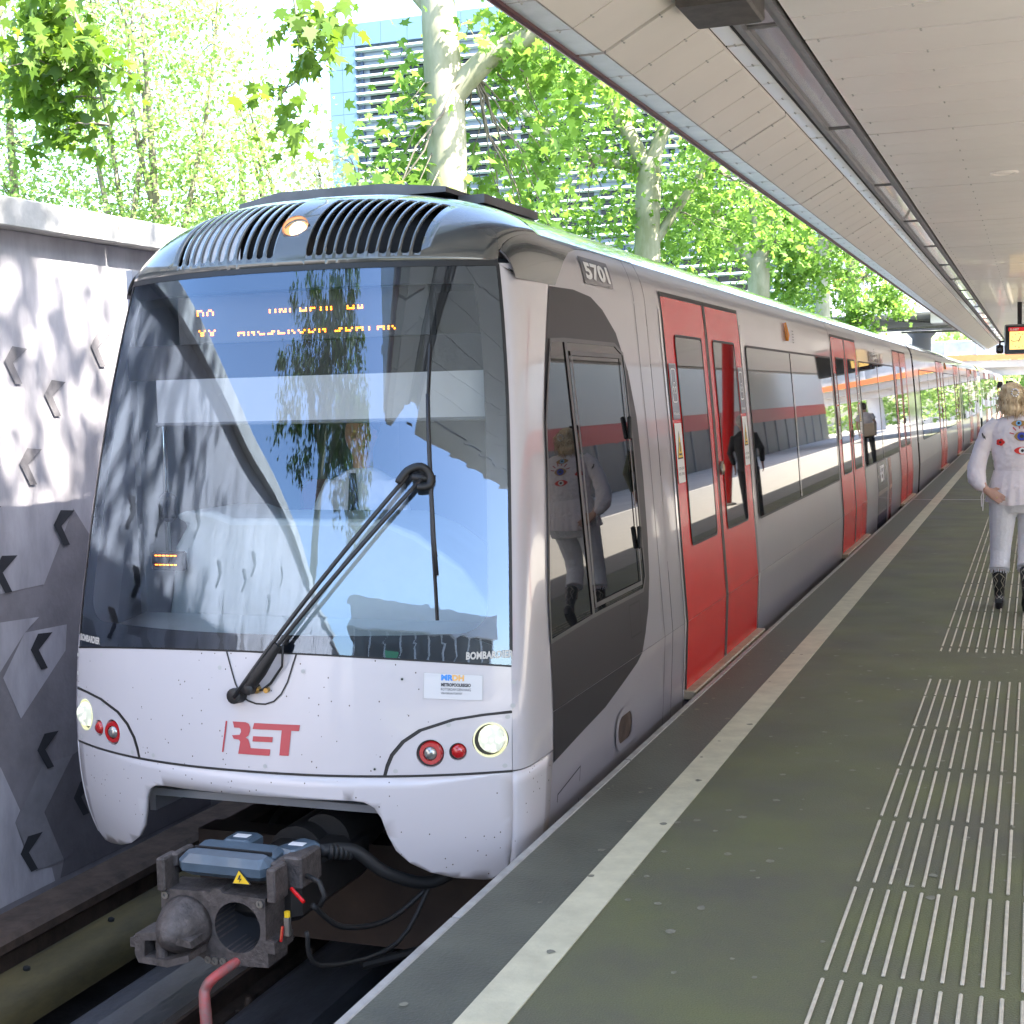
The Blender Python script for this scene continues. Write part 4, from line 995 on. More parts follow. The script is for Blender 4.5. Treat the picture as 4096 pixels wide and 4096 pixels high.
for i, (a, b) in enumerate(segs):
    P('body_side', Sd, [[(a, -.22), (b, -.22), (b, .37), (a, .37)], [(a, .371), (b, .371), (b, 2.07), (a, 2.07)]], 'side', T_, ca=2, cb=.15)
    P('body_side', (lambda y, z: Sd(y, z, -1)), [[(a, -.22), (b, -.22), (b, .37), (a, .37)], [(a, .371), (b, .371), (b, 2.07), (a, 2.07)]], 'side', T_, ca=2, cb=.15)
    P('roof_shoulder', SH, [[(a, 0), (b, 0), (b, 1), (a, 1)]], 'side', T_, ca=2, cb=.2)
    P('roof_shoulder', (lambda Y, t: SH(Y, t, -1)), [[(a, 0), (b, 0), (b, 1), (a, 1)]], 'side', T_, ca=2, cb=.2)
    rcols(a, b, 'roofs', T_, 'roof_panel', 4)
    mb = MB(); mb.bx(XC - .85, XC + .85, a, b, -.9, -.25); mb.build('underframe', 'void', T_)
P('cab_side', Sd, [[(ycr(z), z) for z in (.37, .17, 0, -.16)] + [(7.22, -.16), (7.22, .37)], [(ycr(z), z) for z in (2.07, 1.93, 1.7, 1.55, 1.3, 1.06, .8, .6, .45, .371)] + [(7.22, .371), (7.22, 2.07)]], 'side', T_, ca=.15, cb=.12)
P('cab_side', (lambda y, z: Sd(y, z, -1)), [[(ycr(z), z) for z in (.37, .17, 0, -.16)] + [(7.22, -.16), (7.22, .37)], [(ycr(z), z) for z in (2.07, 1.93, 1.7, 1.55, 1.3, 1.06, .8, .6, .45, .371)] + [(7.22, .371), (7.22, 2.07)]], 'side', T_, ca=.15, cb=.12)
# gangway bellows between the cars
for a, b in ((24.0, 24.3), (39.0, 39.3), (68.2, 68.5), (82, 82.3)):
    mb = MB(); pr = [(side(z) - .012, z) for z in (-.2, .37, 1.35, 2.07)] + [(x, roof(x) - .012) for x in (.833, .6, .3, 0)]
    prof = pr + [(-x, z) for x, z in pr[::-1][1:]]
    n_ = 6
    for k in range(n_):
        y0, y1 = a + (b - a) * k / n_, a + (b - a) * (k + 1) / n_; ym = (y0 + y1) / 2
        sc = .97
        mb.add([(XC + x, y0, z) for x, z in prof] + [(XC + x * sc, ym, z * .99) for x, z in prof] + [(XC + x, y1, z) for x, z in prof], [(r * len(prof) + i, r * len(prof) + i + 1, (r + 1) * len(prof) + i + 1, (r + 1) * len(prof) + i) for r in (0, 1) for i in range(len(prof) - 1)])
    mb.build('gangway_bellows', 'rust', T_)
# second unit's nose, coupled behind
mb = MB(); mb.bx(XC - .80, XC + .80, 51.6, 51.9, .3, 2.2); mb.bx(XC - .8, XC + .8, 53.1, 53.4, .3, 2.2); mb.bx(XC - .2, XC + .2, 51.6, 53.4, -.5, 0)
mb.build('coupled_cab_ends', 'cap', T_)
# dark cab-side panel, window and door
DK = [(ycr(2.06) + .005, 2.062), (6.0, 2.068), (6.25, 2.05), (6.42, 2.0), (6.61, 1.90), (6.76, 1.72), (6.84, 1.5), (6.865, 1.2), (6.86, .9), (6.83, .70), (6.77, .56), (6.68, .45), (6.60, .373)]
DKb = [(6.60, .370), (6.50, .335), (6.25, .285), (5.98, .235), (5.6, .20), (ycr(.17) + .002, .165)]
dk = P('cab_side_panel', Sd, [DK + [(ycr(z) + .002, z) for z in (.373, .6, .8, 1.06, 1.3, 1.55, 1.75, 1.93)], DKb + [(ycr(.37) + .002, .370)]], 'cabdark', T_, off=.0025, ca=.08, cb=.1)
WF = [(5.60, 1.835), (5.78, 1.842), (6.55, 1.842), (6.68, 1.80), (6.70, 1.7), (6.74, .72), (6.68, .66), (5.83, .66), (5.275, .645), (5.29, .8), (5.36, 1.1), (5.44, 1.5), (5.53, 1.7)]
cw = P('cab_window', Sd, [WF], 'side_glass', T_, off=.005, ca=.1, cb=.1)
mb = MB(); patch(mb, Sd, ribbon(WF, .018, closed=True), .1, .1, .008); patch(mb, Sd, ribbon([(5.79, 1.84), (5.85, .665)], .035), .1, .1, .0095)
patch(mb, Sd, ribbon([(5.845, 1.788), (6.63, 1.788), (6.65, .70), (5.885, .70)], .02, closed=True), .1, .1, .012)
mb.build('window_frame', mat('window_rubber', (.05, .05, .052), .35), cw)
for yy_, zz_ in ((6.64, 1.45), (6.655, .92)): MB().box((XC + sx(yy_, zz_) + .018, yy_, zz_), (.02, .03, .11), bev=.006).build('window_catch', 'black', cw)
P('cab_stripe', Sd, [[(6.49, 1.80), (6.61, 1.80), (6.61, 1.795), (6.49, 1.795)]], 'cabdark', dk, off=.004)
mb = MB(); patch(mb, Sd, ribbon([(6.42, .47), (6.60, .47), (6.60, .62), (6.42, .62)], .008, closed=True), 1, 1, .006); mb.build('access_flap', 'black', dk)
# step hole low on the cab side
mb = MB(); o_ = rrect(6.14, 6.46, -.02, .165, .085, 6); i_ = rrect(6.18, 6.42, .01, .135, .06, 6)
patch(mb, Sd, ring(o_, i_), 1, 1, .008); so_ = mb.build('step_surround', 'side', T_)
P('step_recess', Sd, [i_], 'rust', so_, off=.004)
mb = MB(); patch(mb, Sd, ribbon([(7.05, -.15), (7.05, .37)], .006), 1, .2, .0015); patch(mb, Sd, ribbon([(7.05, .372), (7.03, 1.2), (7.0, 2.06)], .006), 1, .2, .0015); patch(mb, SH, ribbon([(6.995, .0), (6.99, .96)], .006), 1, .2, .0035)
mb.build('side_seam', 'seam', T_)
# car number
SHn = lambda Y, z: (SH(Y, (z - 2.07) / (roof(.833) - 2.07)) if z > 2.07 else Sd(Y, z))
npl = P('number_plate', SHn, [[(6.19, 2.102), (6.645, 2.104), (6.645, 2.222), (6.19, 2.222)]], 'plate', T_, off=.004, ca=.04, cb=.02)
mb = MB(); text(mb, SHn, '5701', 6.225, 2.126, .098, off=.0065, bold=.004, w=.385); mb.build('number_digits', 'pale', npl)
# doors
def door(y0, y1, detail=True, sg=1):
    zt_, zbm = 2.135, -.01
    F = SHn if sg > 0 else None
    F = lambda y, z: (SHn(y, z) if z > 2.07 else Sd(y, z))
    ym = (y0 + y1) / 2
    fr = MB(); patch(fr, F, ribbon([(y0, zbm), (y0, .37), (y0, .372), (y0, 2.135), (y1, 2.135), (y1, .372), (y1, .37), (y1, zbm)], .022), 9, .15, .006)
    d = fr.build('door', 'seam', T_)
    for a, b in ((y0 + .012, ym - .03), (ym + .03, y1 - .012)):
        P('door_leaf', F, [[(a, zbm), (b, zbm), (b, .37), (a, .37)], [(a, .371), (b, .371), (b, zt_ - .012), (a, zt_ - .012)]], 'red', d, off=.0045, ca=1, cb=.12)
        wa, wb_ = (a + .22, b - .13) if a < ym - .1 else (a + .13, b - .22)
        P('door_window', F, [rrect(wa, wb_, .765, 1.925, .03, 3)], 'side_glass', d, off=.008, ca=1, cb=.2)
        if detail:
            mb = MB(); patch(mb, F, ribbon(rrect(wa, wb_, .765, 1.925, .03, 3), .014, closed=True), 1, .3, .010); mb.build('window_rubber', 'black', d)
    mb = MB(); patch(mb, F, [[(ym - .03, zbm), (ym + .03, zbm), (ym + .03, .37), (ym - .03, .37)], [(ym - .03, .371), (ym + .03, .371), (ym + .03, zt_ - .012), (ym - .03, zt_ - .012)]], 1, .2, .0075); mb.build('door_seal', mat('seal_brown', (.07, .06, .055), .6) if 'sealb' not in M else M['sealb'], d)
    mb = MB(); mb.bx(XC + side(0) - .03, XC + side(0) + .062, y0 - .02, y1 + .02, -.055, -.005, bev=.006); mb.build('door_step', 'sill', d)
    if detail:
        for a, b in ((y0 + .03, y0 + .19), (y1 - .19, y1 - .03)):
            k = P('bicycle_sticker', F, [rrect(a, b, 1.465, 1.77, .01, 2)], 'plate', d, off=.0085, ca=1, cb=.1)
            mb = MB(); c_ = (a + b) / 2
            patch(mb, F, ribbon(rrect(c_ - .05, c_ + .05, 1.56, 1.74, .02, 3), .006, closed=True), 1, 1, .0095)
            for s in (-.022, .022): patch(mb, F, ribbon(disc((c_ + s, 1.625), .018, 12), .004, closed=True), 1, 1, .0095)
            patch(mb, F, ribbon([(c_ - .022, 1.625), (c_ - .008, 1.665), (c_ + .016, 1.665), (c_ + .022, 1.625)], .004), 1, 1, .0095); text(mb, F, 'FIETSINGANG', c_ - .06, 1.49, .02, off=.0095, w=.12)
            mb.build('bicycle_mark', 'pale', k)
            k = P('warning_sticker', F, [rrect(a, b, 1.12, 1.445, .008, 2)], 'pale', d, off=.0085, ca=1, cb=.1)
            P('warning_triangle', F, [[(c_ - .062, 1.25), (c_ + .062, 1.25), (c_, 1.405)]], 'ink', k, off=.0092); P('warning_triangle', F, [[(c_ - .05, 1.258), (c_ + .05, 1.258), (c_, 1.388)]], 'yellow', k, off=.0099)
            mb = MB(); patch(mb, F, [[(c_ - .03, 1.27), (c_ + .03, 1.27), (c_ + .03, 1.28), (c_ - .03, 1.28)], [(c_ - .008, 1.29), (c_ + .012, 1.29), (c_ + .012, 1.34), (c_ - .008, 1.34)]], 1, 1, .0106)
            text(mb, F, 'LET OP AFSTAND', c_ - .066, 1.19, .022, off=.0095, w=.132); text(mb, F, 'METRO - PERRON', c_ - .066, 1.16, .022, off=.0095, w=.132); mb.build('sticker_text', 'ink', k)
    yb = ym + .085; zb_ = 1.145
    n_ = Vector((1, 0, .06)).normalized(); c_ = Vector(F(yb, zb_)) + n_ * .008
    o = MB().lathe([(.042, 0), (.042, .012), (.034, .018), (.032, .010), (.001, .010)], c_, n_, 20).build('door_button', 'steel', d, smooth=True, sharp=40)
    MB().lathe([(.024, .010), (.024, .018), (.001, .021)], c_, n_, 16).build('button_cap', mat('button_gold', (.55, .42, .2), .3, metal=.5) if 'bg' not in M else M['bg'], o, smooth=True, sharp=40)
    return d
M['sealb'] = mat('seal_brown', (.07, .06, .055), .6); M['bg'] = mat('button_gold', (.55, .42, .2), .3, metal=.5)
door(7.545, 9.665); door(14.30, 16.35)
door(20.75, 22.80, False)
for yy_ in (29.9, 36.3, 43.5, 48.5, 57.6, 63.5, 72.0, 78.0, 86): door(yy_, yy_ + 2.05, False)
for yy_ in (7.50, 9.71, 16.41):
    mb = MB(); patch(mb, Sd, [[(yy_ - .018, -.1), (yy_ + .018, -.1), (yy_ + .018, .37), (yy_ - .018, .37)], [(yy_ - .018, .372), (yy_ + .018, .372), (yy_ + .018, 2.06), (yy_ - .018, 2.06)]], 1, .2, .0035); mb.build('door_post', 'pillar', T_)
# windows
M['div'] = mat('window_mullion', (.08, .08, .085), .25, coat=.5)
def window(y0, y1, z0=.735, z1=1.92, mull=None):
    o = P('window', Sd, [rrect(y0, y1, z0, z1, .04, 3)], 'side_glass', T_, off=.005, ca=1.2, cb=.2)
    mb = MB(); patch(mb, Sd, ribbon(rrect(y0, y1, z0, z1, .04, 3), .016, closed=True), 2, .3, .0068)
    mb.build('window_rubber', 'black', o)
    if mull:
        mb = MB(); patch(mb, Sd, ribbon([(mull, z0 + .01), (mull, z1 - .01)], .07), 1, .3, .0085); mb.build('window_divider', 'div', o)
for a, b, c_ in ((9.85, 14.15, 11.75), (16.5, 20.6, 18.5), (25.3, 29.7, 27.4), (32.1, 36.1, 34), (39.9, 43.3, 41.6), (45.7, 48.3, None), (54.5, 57.4, None), (59.8, 63.3, 61.5), (65.7, 67.9, None), (69, 71.8, None), (74.2, 77.8, None), (80.2, 81.8, None)): window(a, b, mull=c_)
for a, b, c_ in ((8, 23, None), (26, 38, None), (41, 50, None)):
    P('window', (lambda y, z: Sd(y, z, -1)), [rrect(a, b, .735, 1.92, .04, 3)], 'side_glass', T_, off=.005, ca=3, cb=.3)
M['amber'] = mat('amber_lens', (.75, .25, .02), .2, coat=1)
# panel joints on the body
mb = MB()
for yy_ in (14.22, 20.62, 29.75, 36.2, 43.4, 48.4):
    patch(mb, SH, ribbon([(yy_, 0.0), (yy_ + .0, .98)], .014), 1, .2, .004)
    patch(mb, Sd, ribbon([(yy_, 2.06), (yy_, .372)], .014), 1, .2, .004)
mb.build('panel_joint', 'seam', T_)
for yy_ in (11.62, 33, 46):
    mb = MB(); mb.tube([Vector(Sd(yy_, 2.02)) + Vector((.006, 0, -.01)), Vector(Sd(yy_, 2.05)) + Vector((.014, 0, 0)), Vector(SH(yy_, .35)) + Vector((.006, 0, 0))], [(.02, .012), (.022, .02), (.018, .01)], 10); mb.build('orange_side_lamp', 'amber', T_, smooth=True)
for yy_ in (11.93, 18.25, 26.8, 33.3):
    mb = MB()
    for r_ in range(5):
        for k in range(4):
            patch(mb, SHn, [[(yy_ + k * .022, 2.0 + r_ * .022), (yy_ + k * .022 + .014, 2.0 + r_ * .022), (yy_ + k * .022 + .014, 2.011 + r_ * .022), (yy_ + k * .022, 2.011 + r_ * .022)]], 1, 1, .0062)
    mb.build('speaker_grille', 'black', T_)
# blue and red livery bands by the third door
M['bandblue'] = mat('band_blue', (.075, .075, .12), .25, coat=.7, var=.1); M['bandred'] = mat('band_red', (.42, .05, .06), .25, coat=.7)
for nm, m_, a, b in (('blue_band', 'bandblue', 17.62, 18.75), ('red_band', 'bandred', 19.0, 19.35)):
    for zs_ in (((-.18, .37), (.371, .72)), ((1.94, 2.06),)):
        P(nm, Sd, [[(a, z0), (b, z0), (b, z1), (a, z1)] for z0, z1 in zs_], m_, T_, off=.0035, ca=1, cb=.2)
# lettering on the side
def logo(fn, a, b, s, parent, m, off):
    Q = [[((x + .12) * s + a, (z - .28) * s + b) for x, z in q] for q in L]
    P('side_lettering', fn, Q, m, parent, off=off, ca=.2, cb=.2)
logo(Sd, 17.85, .47, 1.65, T_, 'pale', .0055)
# ------- wiper
wp = thing('tmp', 'x', 'x'); bpy.data.objects.remove(wp)
def on(x, z, o): 
    e = .005; n = (Vector(Fr(x + e, z)) - Vector(Fr(x - e, z))).cross(Vector(Fr(x, z + e)) - Vector(Fr(x, z - e))).normalized(); return Vector(Fr(x, z)) + n * o
def fair(a, b, n=8): return [(a[0] + (b[0] - a[0]) * i / n, a[1] + (b[1] - a[1]) * i / n) for i in range(n + 1)]
wi = MB().tube([on(.006, .525, .03), on(.08, .60, .055), on(.15, .70, .06)], [(.024, .03), (.026, .022), (.016, .014)], 8).build('wiper', 'black', T_, smooth=True, sharp=50)
wm = mat('wiper_black', (.022, .022, .024), .45)
for (a, b, r) in (((-.03, .50), (.59, 1.315), .0085), ((.006, .525), (.635, 1.30), .0085)):
    mb = MB(); mb.tube([on(*p, .055) for p in fair(a, b, 10)], r, 8); mb.build('wiper_arm', wm, wi, smooth=True)
mb = MB(); mb.lathe([(.03, -.05), (.03, .02), (.018, .025)], on(-.035, .505, .03), on(-.035, .505, 1) - on(-.035, .505, 0), 14); mb.lathe([(.022, -.04), (.022, .03), (.01, .035)], on(.03, .535, .03), on(.03, .535, 1) - on(.03, .535, 0), 14); mb.build('wiper_pivot', 'black', wi, smooth=True, sharp=40)
mb = MB(); mb.tube(sp([on(.555, 1.285, .055), on(.585, 1.33, .055), on(.63, 1.345, .055), on(.662, 1.315, .05), on(.66, 1.275, .05), on(.62, 1.27, .055)], 4), [.012] + [.0155] * 19 + [.012], 10); mb.tube([on(.60, 1.31, .05), on(.68, 1.30, .035)], .016, 8); mb.build('wiper_yoke', 'black', wi, smooth=True)
BLp = [(.630, 1.81), (.636, 1.6), (.650, 1.45), (.664, 1.3), (.682, 1.1), (.70, .93), (.714, .786)]
mb = MB(); mb.tube([on(*p, .012) for p in BLp], [(.006, .013)] * 7, 6); mb.build('wiper_blade', 'black', wi)
mb = MB(); mb.tube([on(.634, 1.62, .024), on(.644, 1.5, .04), on(.664, 1.3, .045), on(.688, 1.08, .04), on(.704, .95, .024)], .009, 6); mb.tube([on(.637, 1.56, .012), on(.645, 1.5, .04)], .005, 6); mb.tube([on(.70, 1.02, .012), on(.69, 1.08, .04)], .005, 6); mb.build('wiper_frame', wm, wi, smooth=True)
mb = MB(); mb.tube([on(.165, .70, .05), on(.15, .62, .02), on(.10, .555, .012), on(.07, .53, .02), on(.045, .525, .012)], .005, 6); mb.build('washer_hose', 'black', wi, smooth=True)
mb = MB(); mb.lathe([(.014, 0), (.014, .02), (.008, .028)], on(.045, .53, .002), (0, -1, 0), 10); mb.lathe([(.01, 0), (.01, .02)], on(.085, .53, .002), (0, -1, 0), 10); mb.build('brass_nipple', mat('brass', (.45, .3, .1), .3, metal=.9), wi)
# ------- coupler under the nose
Yk = 4.36; KS = 1.038
def K(x, z): return ((x + XC) * KS - XC, 1.6 - (1.6 - z) * KS)
cpl = MB(); fT = lambda u, v_, w_: (XC + u, Yk + w_, v_)
outer = [K(*p) for p in [(-.100, -.095), (-.103, -.245), (-.24, -.290), (-.24, -.322), (-.10, -.312), (.05, -.325), (.10, -.352), (.135, -.358), (.21, -.342), (.322, -.335), (.322, -.285), (.348, -.285), (.348, -.245), (.316, -.240), (.318, -.093), (.15, -.088), (.14, -.075), (.11, -.075), (.10, -.088)]]
hc = K(.205, -.205); hr = .094
# plate with a round mouth: split along the mouth's height
def cut_above(poly, z): return [q for q in poly]
pl_ = outer
def clipz(poly, s, c):
    o = []
    for i in range(len(poly)):
        p, q = poly[i], poly[(i + 1) % len(poly)]; dp = s * (p[1] - c); dq = s * (q[1] - c)
        if dp >= -1e-9: o.append(p)
        if dp * dq < -1e-14: t = dp / (dp - dq); o.append((p[0] + (q[0] - p[0]) * t, p[1] + (q[1] - p[1]) * t))
    return o
up_ = clipz(outer, 1, hc[1]); dn_ = clipz(outer, -1, hc[1])
def ins(poly, arc, zc):
    o = []
    for i in range(len(poly)):
        p, q = poly[i], poly[(i + 1) % len(poly)]; o.append(p)
        if abs(p[1] - zc) < 1e-6 and abs(q[1] - zc) < 1e-6 and abs(p[0] - q[0]) > .2: o += arc if (q[0] > p[0]) == (arc[-1][0] > arc[0][0]) else arc[::-1]
    return o
for q in (ins(up_, disc(hc, hr, 16, a0=PI, a1=0), hc[1]), ins(dn_, disc(hc, hr, 16, a0=PI, a1=2 * PI), hc[1])): cpl.prism(q, fT, .14)
cp = cpl.build('coupler', 'cast', T_)
MB().lathe([(hr, .0), (hr, -.14), (hr * .6, -.19), (.001, -.19)], (XC + hc[0], Yk + .0, hc[1]), (0, -1, 0), 28, hollow=True).build('coupler_mouth', mat('mouth_dark', (.03, .03, .034), .6), cp, smooth=True, sharp=40)
k0 = K(.0, -.213)
mb = MB(); mb.lathe([(.108, 0), (.104, .02), (.085, .07), (.055, .12), (.02, .15), (.001, .155)], (XC + k0[0], Yk, k0[1]), (0, -1, 0), 28)
mb.build('coupler_cone', 'cast', cp, smooth=True)
mb = MB(); hb = K(-.06, -.25); mb.prism([(hb[0] - .07, hb[1] + .035), (hb[0] + .02, hb[1] + .05), (hb[0] + .16, hb[1] + .03), (hb[0] + .165, hb[1] + .005), (hb[0] + .02, hb[1] + .02), (hb[0] - .03, hb[1] + .015), (hb[0] - .035, hb[1] - .045), (hb[0] + .06, hb[1] - .05), (hb[0] + .15, hb[1] - .02), (hb[0] + .15, hb[1] - .045), (hb[0] + .06, hb[1] - .075), (hb[0] - .06, hb[1] - .07), (hb[0] - .075, hb[1] - .04)], lambda u, v_, w_: (XC + u, Yk - .13 + w_, v_), .12)
mb.tube([(XC + hb[0] + .02, Yk - .10, hb[1] - .05), (XC + hb[0] + .02, Yk - .10, hb[1] + .03)], .022, 12); mb.build('hook_plate', 'cast', cp)
e0, e1 = K(-.035, .03), K(.325, -.055)
mb = MB(); mb.box((XC + (e0[0] + e1[0]) / 2, Yk + .05, (e0[1] + e1[1]) / 2 + .012), (e1[0] - e0[0], .10, .082), bev=.025, rx=.12)
mb.box((XC + (e0[0] + e1[0]) / 2, Yk + .135, (e0[1] + e1[1]) / 2 + .022), (.345, .10, .07), bev=.018, rx=.1); mb.box((XC - .01, Yk + .25, -.045), (.12, .12, .05), bev=.012); mb.box((XC + .235, Yk + .23, -.055), (.11, .16, .06), bev=.015, rz=-.3)
eb = mb.build('electric_box', 'bluecase', cp)
mb = MB(); mb.box((XC + (e0[0] + e1[0]) / 2, Yk + .092, (e0[1] + e1[1]) / 2 + .05), (.32, .012, .012)); mb.build('lid_gap', 'black', eb)
t0 = K(.196, -.046); t1 = K(.272, -.044); t2 = K(.222, .006)
mb = MB(); yq = Yk - .004
mb.add([(XC + t0[0], yq - .004, t0[1]), (XC + t1[0], yq - .004, t1[1]), (XC + t2[0], yq + .004, t2[1])], [(0, 1, 2)], 'ink')
c3 = ((t0[0] + t1[0] + t2[0]) / 3, (t0[1] + t1[1] + t2[1]) / 3); sh = lambda p, k: (XC + c3[0] + (p[0] - c3[0]) * k, c3[1] + (p[1] - c3[1]) * k)
mb.add([(sh(t0, .86)[0], yq - .006, sh(t0, .86)[1]), (sh(t1, .86)[0], yq - .006, sh(t1, .86)[1]), (sh(t2, .86)[0], yq - .002, sh(t2, .86)[1])], [(0, 1, 2)], 'yellow')
bz = [(.000, .016), (-.009, -.002), (.001, .0), (-.004, -.014), (.009, .004), (.0, .003), (.005, .016)]
mb.add([(XC + c3[0] + a - .002, yq - .008, c3[1] + b) for a, b in bz], [tuple(range(7))], 'ink'); mb.build('high_voltage_sign', None, eb)
for xx, yy_, zz_ in ((XC - .01, Yk + .25, -.0192), (XC + .235, Yk + .23, -.0242)): MB().box((xx, yy_, zz_), (.06, .035, .002)).build('type_sticker', 'pale', eb)
for x, sg in ((-.088, 1), (.352, -1)):
    mb = MB(); q = K(x, -.03); mb.box((XC + q[0], Yk + .03, q[1] - .01), (.035, .10, .125), bev=.006); mb.box((XC + q[0] + sg * .02, Yk + .10, q[1] + .03), (.03, .12, .05), bev=.006); mb.build('side_lug', 'cast', cp)
mb = MB(); q = K(.40, .0); mb.box((XC + q[0] - .03, Yk + .18, q[1] - .03), (.08, .16, .12), bev=.008); mb.build('junction_case', 'cast', cp)
mb = MB()
for a, b in ((.113, -.332), (.085, -.33), (.145, -.33), (.30, -.11), (-.08, -.115)):
    q = K(a, b); mb.lathe([(.014, 0), (.014, .008), (.006, .008), (.006, .002)], (XC + q[0], Yk - .001, q[1]), (0, -1, 0), 12)
mb.build('bolt', 'steel', cp)
r_ = [K(*p) for p in [(.20, -.325), (.155, -.357), (.128, -.395), (.132, -.43), (.145, -.50), (.155, -.62), (.155, -.72)]]
mb = MB(); mb.tube(sp([(XC + a, Yk + (.02 if i == 0 else -.07 - .015 * i), b) for i, (a, b) in enumerate(r_)], 4), [.018 + .006 * i / 24 for i in range(25)], 12); mb.build('red_lever', 'redpipe', cp, smooth=True)
mb = MB(); mb.box((XC + .13, Yk + .45, -.20), (.30, .62, .20), bev=.03); mb.tube([(XC + .08, Yk + .5, -.17), (XC + .0, 6.4, -.2)], .12, 20); mb.tube([(XC + .16, 4.95, -.13), (XC + .16, 5.25, -.13)], .11, 20); mb.build('draw_bar', mat('greasy_black', (.02, .018, .017), .5, var=.4, vscale=15), cp, smooth=True, sharp=40)
mb = MB(); mb.tube(sp([(XC + .30, Yk + .28, -.06), (XC + .40, 4.72, -.075), (XC + .50, 4.8, -.18), (XC + .62, 4.95, -.25), (XC + .75, 5.05, -.14), (XC + .78, 5.2, .1)]), .025, 12)
for k in range(5): mb.lathe([(.029, 0), (.031, .008), (.029, .016)], (XC + .33 + k * .012, Yk + .29 + k * .015, -.064 - k * .004), (1, .9, -.2), 14)
mb.tube(sp([(XC + .36, Yk + .1, -.2), (XC + .40, Yk + .25, -.33), (XC + .5, Yk + .45, -.36), (XC + .62, 4.98, -.25)]), .011, 8); mb.tube(sp([(XC + .36, Yk + .05, -.28), (XC + .38, Yk + .1, -.42), (XC + .55, Yk + .4, -.43), (XC + .62, 5.0, -.2)]), .009, 8)
mb.tube([(XC + .33, Yk + .12, -.1), (XC + .39, Yk + .1, -.11), (XC + .41, Yk + .1, -.16), (XC + .39, Yk + .1, -.2)], .010, 8); mb.build('air_hose', 'hose', cp, smooth=True)
mb = MB(); q = K(.39, -.075); mb.tube([(XC + q[0], Yk + .06, q[1] + .008), (XC + q[0] + .07, Yk + .02, q[1] - .02)], .007, 8); mb.build('red_handle', 'red', cp)
q = K(.375, -.20); MB().box((XC + q[0], Yk + .05, q[1]), (.022, .02, .07), bev=.003).build('valve', 'steel', cp)
MB().lathe([(.011, 0), (.011, .02)], (XC + q[0], Yk + .05, q[1] + .035), (0, 0, 1), 10).build('yellow_cap', 'yellow', cp); MB().tube([(XC + q[0] - .012, Yk + .035, q[1] + .005), (XC + q[0] - .018, Yk + .03, q[1] - .05)], .006, 6).build('orange_valve_handle', 'redlens', cp)
# bogie and equipment under the nose
mb = MB(); mb.bx(XC - .75, XC + .75, 5.45, 5.6, -.75, -.30); mb.build('equipment_box', mat('brown_box', (.055, .035, .025), .7, var=.4), T_)
mb = MB(); mb.bx(XC - .80, XC - .66, 5.6, 8.2, -.62, -.35); mb.bx(XC + .66, XC + .80, 5.6, 8.2, -.62, -.35); mb.bx(XC - .7, XC + .7, 6.8, 7.1, -.6, -.35); bg_ = mb.build('bogie', 'rust', T_)
for yy_ in (6.1, 7.9):
    for s in (-1, 1): MB().lathe([(.02, -.07), (.34, -.07), (.36, -.03), (.36, .03), (.33, .06), (.02, .06)], (XC + s * .70, yy_, -.70), (1, 0, 0), 32).build('wheel', 'steel', bg_, smooth=True, sharp=40)
mb = MB(); mb.tube([(XC + .3, 4.95, -.62), (XC + .55, 5.2, -.6), (XC + .7, 5.4, -.45)], .02, 8); mb.build('brake_hose', 'hose', T_)
# handful of fastening for the skirt flap on the platform side
mb = MB(); patch(mb, Sd, ribbon([(5.32, -.15), (5.32, .02), (5.62, .06), (5.62, -.15)], .006), 1, 1, .002); mb.build('flap_seam', 'seam', T_)
# ------------------------------------------------------------------ trees
import numpy as np
M['bark'] = mat('plane_bark', (.30, .29, .215), .8, var=.5, vscale=3.2, bump=.3, bscale=14, stretch=(1, 1, .4), dark=(.17, .175, .10))
M['bark_dark'] = mat('shrub_bark', (.22, .19, .15), .85, var=.4, vscale=8)
M['leaf'] = leafmat('plane_leaf', (.085, .18, .028), (.20, .33, .07), .6)
M['leaf_shaded'] = leafmat('shaded_plane_leaf', (.055, .12, .012), (.13, .21, .03))  # plane leaf in darker greens, shade of the overhang put into the colour
M['leaf_light'] = leafmat('maple_leaf', (.17, .28, .08), (.33, .43, .17), .6)
M['leaf_pale'] = leafmat('pale_leaf', (.34, .37, .20), (.55, .52, .34), .4)
M['leaf_dark'] = leafmat('willow_leaf', (.03, .07, .01), (.07, .12, .02))
def lobed():
    o = []
    for k, (a, r) in enumerate([(-90, .22), (-58, .40), (-38, .34), (-12, .62), (14, .40), (38, .86), (62, .48), (90, 1.0)]): o.append((a, r))
    full = o + [(180 - a, r) for a, r in o[::-1][1:-1]]
    return [(r * math.cos(R(a)), r * math.sin(R(a)) + .22) for a, r in full]
LOBE = np.array([(x, y, -.22 * abs(x) ** 1.3) for x, y in lobed()])
SIMPLE = np.array([(0, 0, 0), (.33, .42, .08), (0, 1, -.05), (-.33, .42, .08)])
SLIM = np.array([(0, 0, 0), (.10, .4, .02), (0, 1, -.05), (-.10, .4, .02)])
TRI5 = np.array([(0, 0, 0), (.55, .15, -.1), (.2, .42, 0), (.42, .8, -.1), (0, 1, 0), (-.42, .8, -.1), (-.2, .42, 0), (-.55, .15, -.1)])
